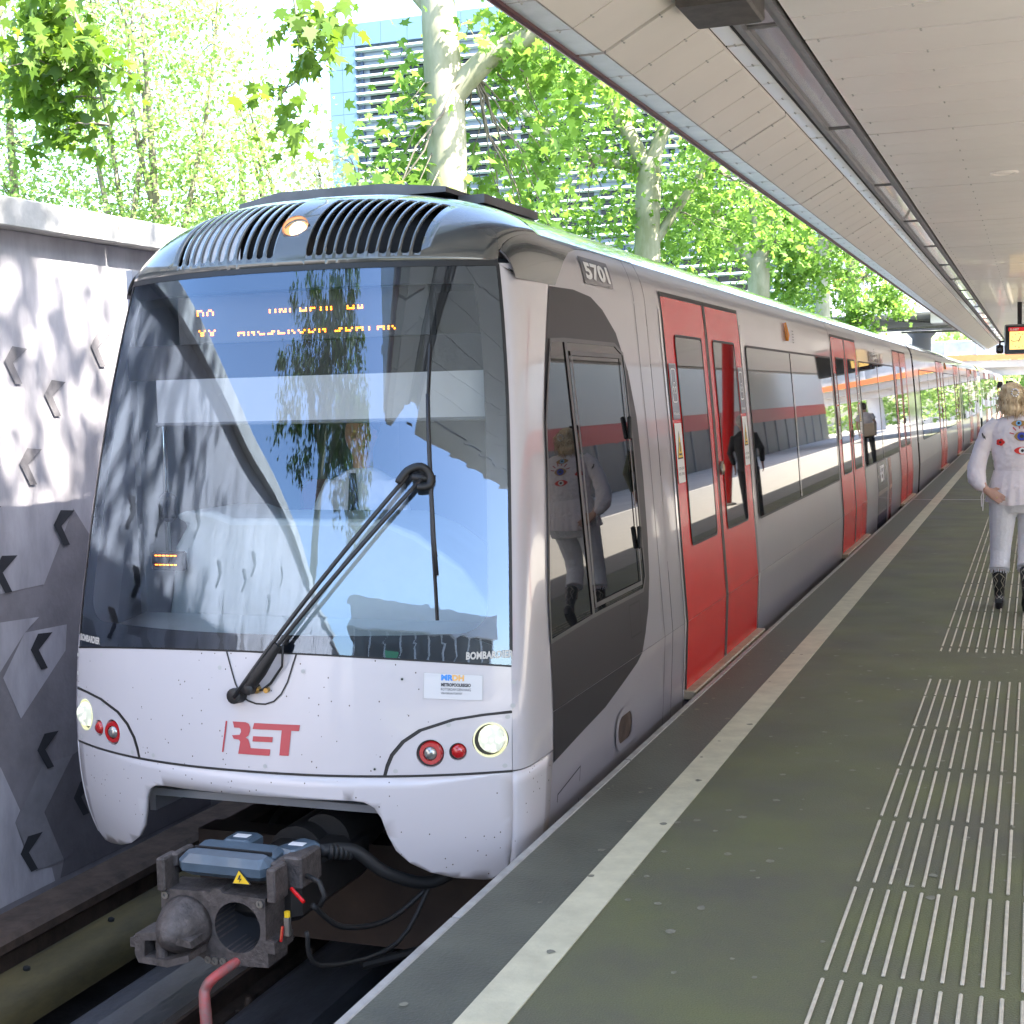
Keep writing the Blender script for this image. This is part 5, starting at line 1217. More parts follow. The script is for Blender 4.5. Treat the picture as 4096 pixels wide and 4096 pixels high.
def leaves(name, cen, size, shape, m, parent, rng, droop=.5):
    """one mesh of leaf blades at the centres"""
    n = len(cen); k = len(shape)
    yaw = rng.uniform(0, 2 * PI, n); tilt = rng.normal(-droop, .55, n); roll = rng.normal(0, .7, n)
    s = size * rng.uniform(.6, 1.25, n)
    P_ = shape[None, :, :] * s[:, None, None]
    x, y, z = P_[..., 0], P_[..., 1], P_[..., 2]
    c, d = np.cos(roll)[:, None], np.sin(roll)[:, None]; x, z = x * c + z * d, -x * d + z * c
    c, d = np.cos(tilt)[:, None], np.sin(tilt)[:, None]; y, z = y * c - z * d, y * d + z * c
    c, d = np.cos(yaw)[:, None], np.sin(yaw)[:, None]; x, y = x * c - y * d, x * d + y * c
    V = np.stack([x + cen[:, 0:1], y + cen[:, 1:2], z + cen[:, 2:3]], -1).reshape(-1, 3)
    o = ORG[parent]; base = Vector((float(V[:, 0].mean()), float(V[:, 1].mean()), float(V[:, 2].min()))); V = V - np.array(base)
    me = bpy.data.meshes.new(name); me.vertices.add(n * k); me.loops.add(n * k); me.polygons.add(n)
    me.vertices.foreach_set('co', V.astype(np.float32).ravel()); me.loops.foreach_set('vertex_index', np.arange(n * k, dtype=np.int32))
    me.polygons.foreach_set('loop_start', np.arange(0, n * k, k, dtype=np.int32)); me.update(calc_edges=True); me.validate()
    me.materials.append(M[m]); ob = bpy.data.objects.new(name, me); C.objects.link(ob); ob.parent = parent; ob.location = base - o; ORG[ob] = base
    return ob
def limb_pts(a, b, rng, sag=.0, n=7, wob=.06):
    a, b = Vector(a), Vector(b); L = (b - a).length; out = []
    for i in range(n + 1):
        t = i / n; p = a.lerp(b, t) + Vector(rng.normal(0, wob * L * .5, 3)) * math.sin(PI * t) * .5; p.z += sag * L * math.sin(PI * t); out.append(p)
    return out
def clusters(blobs, rng, spread, per, gap=.0):
    """leaf centres gathered in clumps inside ellipsoids; returns (leaf centres, clump centres)"""
    L_, K_ = [], []
    for (c, r, n) in blobs:
        d = rng.normal(0, 1, (n, 3)); d /= np.linalg.norm(d, axis=1)[:, None]
        q = np.array(c) + d * np.array(r) * (rng.uniform(.15, 1, (n, 1)) ** .45)
        K_.append(q)
        for p in q:
            m_ = int(per * rng.uniform(.4, 1.5)); sp = spread * rng.uniform(.6, 1.3)
            L_.append(p + rng.normal(0, 1, (m_, 3)) * np.array([sp, sp, sp * .62]))
    return np.concatenate(L_), np.concatenate(K_)
def tree(name, label, base, trunk, limbs, blobs, leaf, mleaf, shape, seed, group, per=26, spread=.26, bark='bark', twigs=60, droop=.6, cat='tree'):
    """trunk: [(x,y,z,r)], limbs: [[(x,y,z,r)...]], blobs: [(centre, radii, clump count)]"""
    rng = np.random.default_rng(seed); t = thing(name, label, cat, base, group)
    mb = MB()
    def smoothpath(pp, k=4):
        o = []; P_ = [Vector(p[:3]) for p in pp]
        for i in range(len(pp) - 1):
            p0 = P_[max(i - 1, 0)]; p1 = P_[i]; p2 = P_[i + 1]; p3 = P_[min(i + 2, len(pp) - 1)]
            for j in range(k):
                u = j / k; o.append((*(0.5 * ((2 * p1) + (p2 - p0) * u + (2 * p0 - 5 * p1 + 4 * p2 - p3) * u * u + (3 * p1 - p0 - 3 * p2 + p3) * u**3)), pp[i][3] + (pp[i + 1][3] - pp[i][3]) * u))
        o.append(pp[-1]); return o
    tk = smoothpath(trunk, 5)
    mb.tube([q[:3] for q in tk], [q[3] * (1 + .05 * noise.noise(Vector((seed, i * .7, 0)))) for i, q in enumerate(tk)], 18)
    mb.build('trunk', bark, t, smooth=True)
    if limbs:
        mb = MB()
        for lb in limbs: q_ = smoothpath(lb, 4); mb.tube([q[:3] for q in q_], [q[3] for q in q_], 10)
        src = [Vector(q[:3]) for lb in limbs for q in smoothpath(lb, 3)[2:]]
        mb.build('limbs', bark, t, smooth=True)
    else: src = [Vector(q[:3]) for q in tk[len(tk) // 2:]]
    C1, K1 = clusters(blobs, rng, spread, per)
    mb = MB()
    idx = rng.permutation(len(K1))[:twigs]
    for i in idx:
        p = Vector(K1[i]); q = min(src, key=lambda s: (s - p).length)
        L_ = (p - q).length
        mb.tube(limb_pts(q, p, rng, .08 if droop < 1 else .25, 6, .12), [.005 + .0065 * L_ * (1 - j / 6) ** 1.2 for j in range(7)] if L_ > .1 else .01, 5)
    mb.build('twigs', 'bark_dark', t, smooth=True)
    leaves('crown', C1, leaf, shape, mleaf, t, rng, droop)
    return t
X7 = -7.
G1 = 'plane trees in a row behind the wall'
tree('plane_tree', 'nearest plane tree of the row, with thick pale mottled trunk and one bare forked limb', (X7, 17, 1.0),
     [(X7 - .25, 17, 1.0, .30), (X7 - .1, 17, 3, .265), (X7, 17, 4.6, .25), (X7 - .02, 17, 5.6, .245), (X7 - .08, 17, 6.8, .21), (X7 - .3, 17.1, 8.5, .17), (X7 - .6, 17.2, 10.5, .09)],
     [[(X7 + .02, 17, 5.35, .17), (X7 + .55, 17.1, 5.85, .15), (X7 + 1.15, 17.2, 6.15, .13), (X7 + 2.0, 17.3, 7.0, .09), (X7 + 2.6, 17.3, 8.2, .05)],
      [(X7, 17, 6.3, .10), (X7 - .8, 17.0, 7.2, .07), (X7 - 1.6, 17, 8.0, .04)]],
     [((X7 - .55, 17.3, 5.0), (.45, .8, 1.6), 28), ((X7 + .7, 17.9, 4.7), (.65, .8, 1.6), 34), ((X7 + 1.4, 17.8, 6.3), (1.5, 1.2, 1.1), 60), ((X7 + .5, 17.5, 8.7), (2.2, 2.0, 1.4), 90), ((X7 - .55, 16.4, 3.9), (.5, .4, .9), 12)],
     .125, 'leaf', LOBE, 11, G1, per=22, twigs=90)
tree('plane_tree', 'second plane tree of the row, trunk forking into three limbs below the canopy edge', (X7, 27, 1.0),
     [(X7 - .15, 27, 1.0, .30), (X7 - .05, 27, 3, .26), (X7, 27, 5.0, .24), (X7 + .05, 27, 6.1, .25)],
     [[(X7 + .0, 27, 5.9, .17), (X7 - .5, 27, 6.9, .14), (X7 - 1.2, 27, 8.0, .1)], [(X7 + .08, 27, 6.0, .16), (X7 + .45, 27.1, 7.0, .13), (X7 + .9, 27.2, 8.6, .08)],
      [(X7 + .05, 27, 4.4, .09), (X7 + .8, 27.2, 5.5, .085), (X7 + 1.6, 27.5, 6.6, .06)], [(X7 - .1, 27, 5.9, .1), (X7 - 1.5, 26.8, 6.4, .07), (X7 - 2.6, 26.5, 7.4, .04)]],
     [((X7 - 1.6, 27, 5.6), (1.6, 1.2, 1.7), 80), ((X7 + 1.7, 27.3, 5.6), (1.5, 1.3, 1.5), 80), ((X7, 27, 8.2), (3.3, 2.4, 1.6), 150), ((X7 + .2, 28, 4.3), (1.3, .6, .8), 24)],
     .13, 'leaf', TRI5, 12, G1, per=24, twigs=80)
tree('plane_tree', 'third plane tree of the row, short trunk dividing low into spreading limbs', (X7, 38.7, 1.0),
     [(X7, 38.7, 1.0, .33), (X7, 38.7, 4, .29), (X7, 38.7, 5.2, .30)],
     [[(X7, 38.7, 4.9, .18), (X7 - .9, 38.7, 6.0, .14), (X7 - 1.6, 38.7, 7.4, .1)], [(X7, 38.7, 5.0, .17), (X7 + .5, 38.7, 6.2, .13), (X7 + 1.3, 38.7, 7.8, .08)], [(X7, 38.7, 4.9, .16), (X7 - .1, 38.7, 6.5, .13), (X7 - .2, 38.7, 8, .1)]],
     [((X7 - 2.0, 38.7, 6.2), (1.7, 1.2, 1.5), 80), ((X7 + 1.7, 38.9, 5.9), (1.7, 1.2, 1.5), 80), ((X7, 38.7, 8.2), (3.3, 2.4, 1.6), 120), ((X7 + 1.0, 39.6, 4.6), (1.1, .6, .7), 26)],
     .15, 'leaf', TRI5, 13, G1, per=24, twigs=60)
tree('plane_tree', 'fourth plane tree of the row, slim pale trunk in front of the parking deck railing', (X7, 51, 1.0),
     [(X7, 51, 1.0, .28), (X7, 51, 4, .25), (X7 + .05, 51, 6.5, .22), (X7 + .1, 51, 9, .14)],
     [[(X7, 51, 6.2, .13), (X7 - 1.2, 51, 7.3, .1), (X7 - 2, 51, 8.8, .06)], [(X7 + .05, 51, 6.3, .12), (X7 + .9, 51, 7.2, .09), (X7 + 1.8, 51, 8.2, .05)]],
     [((X7 - 2.2, 51, 7.2), (1.8, 1.3, 1.6), 80), ((X7 + 1.6, 51, 7.6), (1.7, 1.2, 1.4), 70), ((X7 - 1.0, 52, 4.9), (.8, .6, .6), 14), ((X7 + .9, 52, 5.0), (.5, .5, .6), 10)],
     .17, 'leaf', TRI5, 14, G1, per=22, twigs=50)
tree('plane_tree', 'last plane tree of the row, leafy from the ground up beside the viaduct corner', (X7 + .1, 58.5, 1.0),
     [(X7 + .1, 58.5, 1.0, .27), (X7 + .1, 58.5, 4, .24), (X7 + .1, 58.5, 6.2, .21), (X7 + .2, 58.5, 8.6, .13)],
     [[(X7 + .1, 58.5, 5.6, .1), (X7 + 1.0, 58.5, 6.5, .08), (X7 + 1.8, 58.5, 7.2, .05)], [(X7 + .1, 58.5, 5.8, .1), (X7 - .9, 58.5, 6.9, .08), (X7 - 1.6, 58.5, 8, .05)]],
     [((X7 + .8, 58.2, 5.6), (1.5, .9, 1.2), 64), ((X7 + .5, 58.0, 4.2), (.8, .5, 1.0), 30), ((X7 - .6, 58.5, 7.6), (2.2, 1.2, 1.4), 70), ((X7 + 2.0, 58.5, 5.0), (.6, .5, .7), 14)],
     .17, 'leaf', TRI5, 15, G1, per=22, twigs=40)
# big plane beside the photographer: its sprays hang into the top of the picture and dapple the wall
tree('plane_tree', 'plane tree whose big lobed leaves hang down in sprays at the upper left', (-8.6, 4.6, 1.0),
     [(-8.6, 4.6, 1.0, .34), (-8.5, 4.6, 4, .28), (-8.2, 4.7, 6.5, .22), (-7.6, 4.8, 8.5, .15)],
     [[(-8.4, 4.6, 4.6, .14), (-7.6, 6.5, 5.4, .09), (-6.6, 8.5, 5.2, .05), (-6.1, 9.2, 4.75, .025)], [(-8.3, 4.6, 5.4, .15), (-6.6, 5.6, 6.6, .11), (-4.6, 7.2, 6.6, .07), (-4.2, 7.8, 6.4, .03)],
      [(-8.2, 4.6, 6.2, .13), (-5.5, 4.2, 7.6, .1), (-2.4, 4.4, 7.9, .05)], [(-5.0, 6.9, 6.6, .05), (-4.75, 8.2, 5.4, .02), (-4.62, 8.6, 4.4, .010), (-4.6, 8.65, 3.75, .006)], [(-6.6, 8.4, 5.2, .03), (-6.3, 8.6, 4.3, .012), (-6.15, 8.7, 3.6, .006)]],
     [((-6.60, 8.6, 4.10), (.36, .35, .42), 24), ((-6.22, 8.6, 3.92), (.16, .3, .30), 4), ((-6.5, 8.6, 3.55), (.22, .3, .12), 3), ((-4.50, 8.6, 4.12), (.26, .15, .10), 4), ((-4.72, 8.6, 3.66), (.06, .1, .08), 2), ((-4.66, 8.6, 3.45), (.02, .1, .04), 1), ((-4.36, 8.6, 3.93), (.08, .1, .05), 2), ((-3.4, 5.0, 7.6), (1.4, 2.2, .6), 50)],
     .092, 'leaf_shaded', LOBE, 16, G1, per=22, spread=.12, twigs=60, droop=.9)
tree('plane_tree', 'tall plane tree beyond the far side of the canopy, shading the mural wall', (6.6, 3.5, 0),
     [(6.6, 3.5, 0, .32), (6.6, 3.5, 3.5, .27), (6.4, 3.6, 6.5, .22), (6.0, 3.8, 9, .14)],
     [[(6.5, 3.6, 5.6, .14), (4.5, 4.4, 7.6, .1), (2.4, 5.2, 8.8, .05)], [(6.4, 3.6, 6.4, .14), (5, 6, 8, .09), (3.4, 8.0, 9.0, .05)]],
     [((2.2, 4.6, 9.0), (1.9, 2.6, 1.0), 80), ((3.2, 7.6, 9.2), (1.8, 2.4, .9), 60), ((5.6, 3.5, 9.8), (2.4, 2.4, 1.4), 70)],
     .14, 'leaf', TRI5, 18, None, per=30, spread=.30, twigs=60)
tree('willow_tree', 'drooping tree behind the photographer, mirrored in the windscreen of the train', (-6.2, -7.5, 1.0),
     [(-6.2, -7.5, 1.0, .3), (-6.1, -7.5, 4, .25), (-5.9, -7.5, 7, .2), (-5.8, -7.4, 9.5, .12)],
     [[(-6, -7.5, 5.6, .12), (-4.6, -7.2, 7, .09), (-3.2, -7, 7.6, .05)], [(-6, -7.5, 6.5, .1), (-7.4, -7.2, 7.6, .08), (-8.6, -7, 8, .05)]],
     [((-4.8, -7.2, 7.6), (2.6, 2.2, 1.3), 150), ((-3.6, -7, 6.2), (1.6, 1.6, 1.5), 80), ((-7.6, -7, 7.4), (2.2, 2, 1.4), 70), ((-5.2, -6.6, 9.0), (2.6, 2, 1), 60)],
     .16, 'leaf_dark', SIMPLE, 17, None, per=34, spread=.20, twigs=60, droop=1.3)
# lighter trees and shrubs beyond the wall on the left
G2 = 'light green trees beyond the wall'
def bush(label, x, y, w, h, n, seed, m='leaf_light', leaf=.095, z0=1.0, per=26, stems=5, sp=.28, lowgap=.25):
    rng = random.Random(seed); limbs = []
    for k in range(stems):
        a = rng.uniform(-1, 1); limbs.append([(x + a * .3, y, z0, .07), (x + a * w * .35, y + rng.uniform(-.4, .4), z0 + h * .35, .05), (x + a * w * .6, y + rng.uniform(-.6, .6), z0 + h * .65, .032), (x + a * w * .8, y + rng.uniform(-.8, .8), z0 + h * .92, .012)])
    return tree('broadleaf_tree', label, (x, y, z0), [(x, y, z0, .10), (x + .05, y, z0 + h * .4, .07), (x - .05, y, z0 + h * .8, .03)], limbs,
         [((x, y, z0 + h * (.5 + lowgap / 2)), (w, w * .7, h * .46), n), ((x + w * .3, y, z0 + h * .35), (w * .7, w * .5, h * .3), n // 3)], leaf, m, SIMPLE, seed, G2, per=per, spread=sp, bark='bark_dark', twigs=70, droop=.4)
bush('tall airy tree with light green leaves, farthest left beyond the wall', -15.7, 19.5, 2.6, 8.9, 330, 31, per=44)
bush('bright green tree with spreading upper boughs, second from the left beyond the wall', -12.7, 19.0, 1.8, 8.2, 270, 32, per=44)
bush('yellow-green many-stemmed tree just left of the open sky, its top below the hanging spray', -12.0, 20.5, 1.7, 5.8, 190, 33, per=40)
bush('low pale green shrub along the coping, in front of the taller trees', -10.9, 16.5, 1.7, 2.9, 90, 34, leaf=.085, per=34)
bush('pale cream-leaved young tree against the white sky, left of the office block', -9.6, 19, 1.25, 4.3, 70, 35, 'leaf_pale', .10, per=16, sp=.2)
bush('sparse cream-leaved young tree standing before the corner of the office block', -8.9, 20.5, 1.1, 4.2, 50, 36, 'leaf_pale', .10, per=14, sp=.2)
bush('dense leafy shrub at the far left, behind the coping of the wall', -14.6, 15, 2.3, 4.2, 170, 37, leaf=.085, per=40)
# greenery at the far end of the line
for i, (x, y, w, h, lab) in enumerate(((-5, 112, 4, 7, 'round green tree beyond the footbridge, left of the platform line'), (2, 118, 5, 8, 'wide green tree beyond the footbridge, straight down the platform'), (9, 112, 5, 8, 'green tree beyond the footbridge, right of the platform'))):
    tree('far_tree', lab, (x, y, -1.3), [(x, y, -1.3, .3), (x, y, 2, .25), (x, y, 4, .15)], [], [((x, y, h * .4), (w, 3, h * .5), 130)], .5, 'leaf_light', SIMPLE, 50 + i, 'trees beyond the footbridge', per=20, spread=.6, bark='bark_dark', twigs=20)
# ------------------------------------------------------------------ people
def skinned(mb, name, m, parent, vox=.008, sm=6, disp=0., dsc=.05):
    o = mb.build(name, m, parent, smooth=True)
    r = o.modifiers.new('skin', 'REMESH'); r.mode = 'VOXEL'; r.voxel_size = vox; r.use_smooth_shade = True
    s = o.modifiers.new('smooth', 'SMOOTH'); s.iterations = sm; s.factor = .5
    if disp:
        tx = bpy.data.textures.new('folds', 'CLOUDS'); tx.noise_scale = dsc; tx.noise_depth = 2
        d = o.modifiers.new('folds', 'DISPLACE'); d.texture = tx; d.strength = disp; d.mid_level = .5; d.texture_coords = 'LOCAL'
    return o
M['skin'] = mat('skin', (.56, .33, .25), .5, var=.08, vscale=20); M['skin'].node_tree.nodes["Principled BSDF"].inputs["Subsurface Weight"].default_value = .1
def hand(mb, w, d, side_, s=1., curl=.5):
    """palm and five fingers from wrist w along d; side_ = thumb direction"""
    w, d, t = Vector(w), Vector(d).normalized(), Vector(side_).normalized(); t = (t - d * t.dot(d)).normalized(); nrm = d.cross(t)
    mb.tube([w - d * .02 * s, w + d * .02 * s, w + d * .06 * s, w + d * .088 * s], [(.018 * s, .026 * s), (.017 * s, .034 * s), (.015 * s, .040 * s), (.012 * s, .038 * s)], 10, upv=nrm)
    for i, (o, L) in enumerate(((.030, .070), (.010, .080), (-.010, .074), (-.029, .058))):
        b = w + d * .078 * s + t * o * s; d1 = (d + t * o * 3 + nrm * .25 * curl).normalized(); p1 = b + d1 * L * .45 * s; d2 = (d1 + nrm * .7 * curl).normalized(); p2 = p1 + d2 * L * .32 * s; d3 = (d2 + nrm * .6 * curl).normalized()
        mb.tube([b - d * .02 * s, b, p1, p2, p2 + d3 * L * .25 * s], [.0095 * s, .0095 * s, .0088 * s, .008 * s, .0055 * s], 8)
    b = w + d * .025 * s + t * .030 * s; mb.tube([b - t * .015 * s, b + (t * .7 + d * .7) * .028 * s, b + (t * .55 + d * .9) * .055 * s + nrm * .01 * s], [.014 * s, .0115 * s, .008 * s], 8)
def wpt(x, y, z): return (WXo + x, WYo + y, z)
WXo, WYo = -.105, 10.9
def hpt(x, y, z): return (WXo + x - .055, WYo + y, z)
wo_ = thing('person', 'blonde woman in white blouse, white jeans and black cowboy boots walking along the platform', 'person', (WXo, WYo, 0))
mb = MB()   # body: head, neck, arms, lower legs, one continuous skin
mb.ball(hpt(.0, .02, 1.50), (.072, .092, .108), 20)
mb.ball(hpt(.0, .06, 1.455), (.055, .06, .06), 14)
mb.tube([wpt(-.01, .0, 1.36), wpt(-.03, .01, 1.42), wpt(-.05, .02, 1.47)], [.058, .050, .05], 14)
mb.tube([wpt(0, 0, .80), wpt(0, 0, .98), wpt(0, 0, 1.15), wpt(0, .0, 1.30), wpt(0, 0, 1.385)], [(.10, .145), (.09, .115), (.095, .145), (.085, .15), (.05, .06)], 18, upv=(0, 1, 0))
mb.ball(hpt(0, .115, 1.49), (.012, .02, .02), 8)                    # nose
for s in (-1, 1): mb.ball(hpt(s * .073, .015, 1.49), (.010, .018, .028), 8)    # ears
mb.tube([wpt(-.16, 0, 1.335), wpt(-.225, -.01, 1.22), wpt(-.285, -.05, 1.04), wpt(-.275, -.11, .95), wpt(-.225, -.165, .868)], [.045, .040, .033, .027, .022], 10)
mb.tube([wpt(.16, 0, 1.335), wpt(.225, .01, 1.20), wpt(.265, .0, 1.04), wpt(.27, .08, .86)], [.045, .040, .033, .022], 10)
hand(mb, wpt(-.222, -.167, .864), (.80, -.08, -.52), (.45, .0, .8), .95, .5)
hand(mb, wpt(.27, .08, .86), (0, .15, -1), (0, 1, 0), .95, .6)
for pts_ in ([(-.13, -.02, .78), (-.135, .0, .52), (-.138, -.02, .30), (-.138, -.03, .16)], [(.085, -.01, .78), (.06, .05, .52), (.052, -.05, .31), (.05, -.13, .22)]): mb.tube([wpt(*p) for p in pts_], [.06, .045, .036, .034], 12)
bd = skinned(mb, 'person_body', 'skin', wo_, .007, 4)
for s in (-1, 1):
    MB().ball(hpt(s * .028, .103, 1.505), (.012, .008, .008), 10).build('eye', 'pale', wo_, smooth=True)
MB().ball(hpt(0, .118, 1.448), (.022, .006, .008), 10).build('mouth', 'logo_red', wo_, smooth=True)
# jeans
M['jeans'] = mat('white_denim', (.74, .73, .76), .8, var=.06, vscale=30, bump=.4, bscale=60)
mb = MB()
mb.tube([wpt(0, 0, .93), wpt(0, -.01, .86), wpt(0, -.02, .79), wpt(0, -.01, .71)], [(.105, .155), (.125, .19), (.14, .215), (.11, .20)], 20, upv=(0, 1, 0))
LG = {-1: [(-.112, -.02, .80), (-.120, -.01, .66), (-.130, .0, .52), (-.134, .005, .42), (-.137, -.01, .34), (-.138, -.025, .285)], 1: [(.085, -.01, .80), (.072, .03, .66), (.060, .05, .52), (.055, .03, .42), (.052, -.03, .35), (.05, -.07, .30)]}
for s in (-1, 1): mb.tube([wpt(*p) for p in LG[s]], [(.115, .105), (.098, .092), (.080, .078), (.072, .072), (.070, .070), (.070, .072)], 16, upv=(0, 1, 0))
jn = skinned(mb, 'jeans', 'jeans', wo_, .007, 4, .005, .03)
mb = MB(); random.seed(8)
for s in (-1, 1):
    c = LG[s][-1]
    for k in range(60):
        a = 2 * PI * k / 60; r = .063; p = Vector(wpt(c[0] + r * math.cos(a), c[1] + r * math.sin(a), c[2] + .012)); mb.tube([p, p + Vector((random.uniform(-.01, .01), random.uniform(-.01, .01), -random.uniform(.012, .045)))], .0022, 4)
mb.build('frayed_hem', 'jeans', jn)
mb = MB()   # seams and back pockets
for s in (-1, 1):
    mb.tube([wpt(s * .04, -.135, .80), wpt(s * .105, -.118, .805), wpt(s * .11, -.12, .74), wpt(s * .075, -.137, .72), wpt(s * .04, -.138, .745), wpt(s * .04, -.135, .80)], .0018, 4)
mb.build('pocket_seam', mat('denim_seam', (.55, .54, .58), .8), jn)
# boots
M['boot'] = mat('black_leather', (.013, .013, .014), .3, coat=.3, bump=.3, bscale=60)
BT = {-1: ((-.140, -.03), 0.), 1: ((.05, -.12), .75)}
for s in (-1, 1):
    (bx0, by0), ang = BT[s]; rot = Matrix.Rotation(-ang, 3, 'X'); piv = Vector((bx0, by0 + .02, .30 if s < 0 else .31))
    def bp(x, y, z):
        v = rot @ (Vector((bx0 + x, by0 + y, z)) - piv); return wpt(*(v + piv))
    mb = MB()
    mb.tube([bp(0, 0, .275), bp(0, .0, .20), bp(0, .005, .12), bp(0, .02, .075)], [(.056, .054), (.047, .046), (.040, .036), (.044, .036)], 16, upv=(0, 1, 0))
    mb.tube([bp(0, -.035, .062), bp(0, .03, .058), bp(0, .09, .038), bp(0, .15, .022), bp(0, .19, .016)], [(.036, .030), (.042, .036), (.030, .040), (.020, .032), (.010, .008)], 14)
    b_ = skinned(mb, 'boot', 'boot', wo_, .006, 4)
    mb = MB(); mb.tube([bp(0, -.035, .05), bp(0, -.028, .0)], [.030, .022], 12); mb.tube([bp(0, -.03, .028), bp(0, .06, .014), bp(0, .17, .004)], [(.006, .03), (.005, .038), (.004, .02)], 10); mb.build('boot_heel', 'black', b_)
    mb = MB()
    for k in (-1, 1):
        mb.tube([bp(k * .004, -.0555, .26), bp(k * .028, -.050, .235), bp(k * .012, -.052, .205), bp(k * .026, -.043, .17), bp(k * .006, -.045, .14), bp(k * .02, -.040, .11), bp(k * .0, -.043, .085)], .0016, 4)
        mb.tube([bp(k * .012, -.055, .258), bp(k * .040, -.040, .225), bp(k * .024, -.044, .19), bp(k * .034, -.032, .15)], .0014, 4)
        mb.tube([bp(k * .03, -.034, .095), bp(k * .015, -.050, .075), bp(0, -.054, .09)], .0014, 4)
    mb.build('boot_stitching', 'stud', b_)
# blouse
M['blouse'] = mat('sheer_blouse', (.80, .74, .77), .85, var=.05, vscale=25, bump=.35, bscale=26)
M['blouse'].node_tree.nodes["Principled BSDF"].inputs["Transmission Weight"].default_value = .0
mb = MB()
mb.tube([wpt(0, 0, .80), wpt(0, -.005, .88), wpt(0, 0, .985), wpt(0, 0, 1.10), wpt(0, 0, 1.22), wpt(0, 0, 1.31), wpt(0, .0, 1.365), wpt(0, .005, 1.395)],
        [(.155, .225), (.145, .21), (.115, .175), (.128, .19), (.125, .205), (.11, .21), (.082, .17), (.06, .09)], 24, upv=(0, 1, 0))
mb.tube([wpt(-.155, 0, 1.345), wpt(-.22, -.005, 1.28), wpt(-.265, -.02, 1.15), wpt(-.298, -.05, 1.02), wpt(-.295, -.09, .945), wpt(-.265, -.135, .895), wpt(-.235, -.16, .872)], [.052, .057, .060, .066, .066, .048, .026], 14)
mb.tube([wpt(.155, 0, 1.345), wpt(.22, .0, 1.28), wpt(.26, .0, 1.15), wpt(.28, .02, 1.02), wpt(.28, .06, .93), wpt(.27, .08, .885)], [.052, .057, .060, .066, .056, .03], 14)
bl_ = skinned(mb, 'blouse', 'blouse', wo_, .007, 4, .012, .035)
mb = MB(); random.seed(4)
n = 90; vs = []; fs = []
for r_, (z, k) in enumerate(((1.0, 1.0), (.94, 1.08), (.85, 1.2), (.765, 1.27))):
    for i in range(n):
        a = 2 * PI * i / n; w_ = 1 + (.035 * r_) * math.sin(a * 26 + math.sin(a * 5) * 2) * .5; vs.append(wpt(.182 * k * w_ * math.cos(a), .122 * k * w_ * math.sin(a) - .004 * r_, z - (.01 * math.sin(a * 3 + 1) if r_ == 3 else 0)))
for r_ in range(3):
    for i in range(n): fs.append((r_ * n + i, r_ * n + (i + 1) % n, (r_ + 1) * n + (i + 1) % n, (r_ + 1) * n + i))
mb.add(vs, fs).build('peplum', 'blouse', bl_, smooth=True)
mb = MB(); mb.tube([wpt(-.245, -.16, .875), wpt(-.262, -.165, .82), wpt(-.258, -.165, .75)], [(.003, .008)] * 3, 6); mb.tube([wpt(-.245, -.16, .875), wpt(-.248, -.17, .80), wpt(-.25, -.17, .72)], [(.003, .007)] * 3, 6); mb.build('cuff_tie', 'blouse', bl_)
# appliques on the back: eyes, lips and flowers laid on the cloth
def back(x, z):   # a point just proud of the blouse back
    t_ = [(.80, .155, .225), (.88, .145, .21), (.985, .115, .175), (1.10, .128, .19), (1.22, .125, .205), (1.31, .11, .21), (1.365, .082, .17)]
    ry = lerp_t([(a, b) for a, b, c in t_], z); rx = lerp_t([(a, c) for a, b, c in t_], z)
    return wpt(x, -ry * math.sqrt(max(.02, 1 - (x / rx) ** 2)) - .002, z)
def eye(cx, cz, w_, h_, col, iris, rays=0):
    o = [(cx + w_ * math.cos(a), cz + h_ * math.sin(a) * abs(math.sin(a)) ** .3) for a in [2 * PI * i / 24 for i in range(24)]]
    mb = MB(); patch(mb, back, [o], .02, .02, .007, col); patch(mb, back, [disc((cx, cz), h_ * .85, 16)], .02, .02, .009, iris); patch(mb, back, [disc((cx, cz), h_ * .4, 12)], .02, .02, .011, 'ink')
    for k in range(rays):
        a = PI * (k + .5) / rays; patch(mb, back, ribbon([(cx + (w_ * 1.05) * math.cos(a), cz + (h_ + .018) * math.sin(a) + .004), (cx + (w_ * 1.05 + .03) * math.cos(a), cz + (h_ + .05) * math.sin(a) + .004)], .008), 1, 1, .008, 'logo_red')
    mb.build('embroidered_eye', None, bl_)
M['gold'] = mat('gold_cloth', (.42, .25, .08), .6); M['skyb'] = mat('sky_blue_cloth', (.20, .48, .80), .6); M['royal'] = mat('royal_blue_cloth', (.03, .06, .45), .6); M['coral'] = mat('red_cloth', (.75, .04, .03), .6)
eye(-.01, 1.335, .05, .022, 'gold', 'skyb'); eye(.01, 1.245, .05, .034, 'gold', 'royal', 6); eye(.015, 1.145, .055, .027, 'coral', 'pale'); 
mb = MB()
for k in range(5): a = 2 * PI * k / 5; patch(mb, back, [disc((-.13 + .016 * math.cos(a), 1.205 + .013 * math.sin(a)), .013, 10)], 1, 1, .006 + .0006 * k, 'coral')
patch(mb, back, [disc((-.13, 1.205), .008, 10)], 1, 1, .0105, 'ink'); mb.build('embroidered_flower', None, bl_)
mb = MB(); text(mb, lambda a, b: wpt(-.262 + a * .6, -.075 + b * .15, 1.255 + b - a * .9), 'es', 0, 0, .05, off=.004, bold=.003); mb.build('sleeve_lettering', 'ink', bl_)
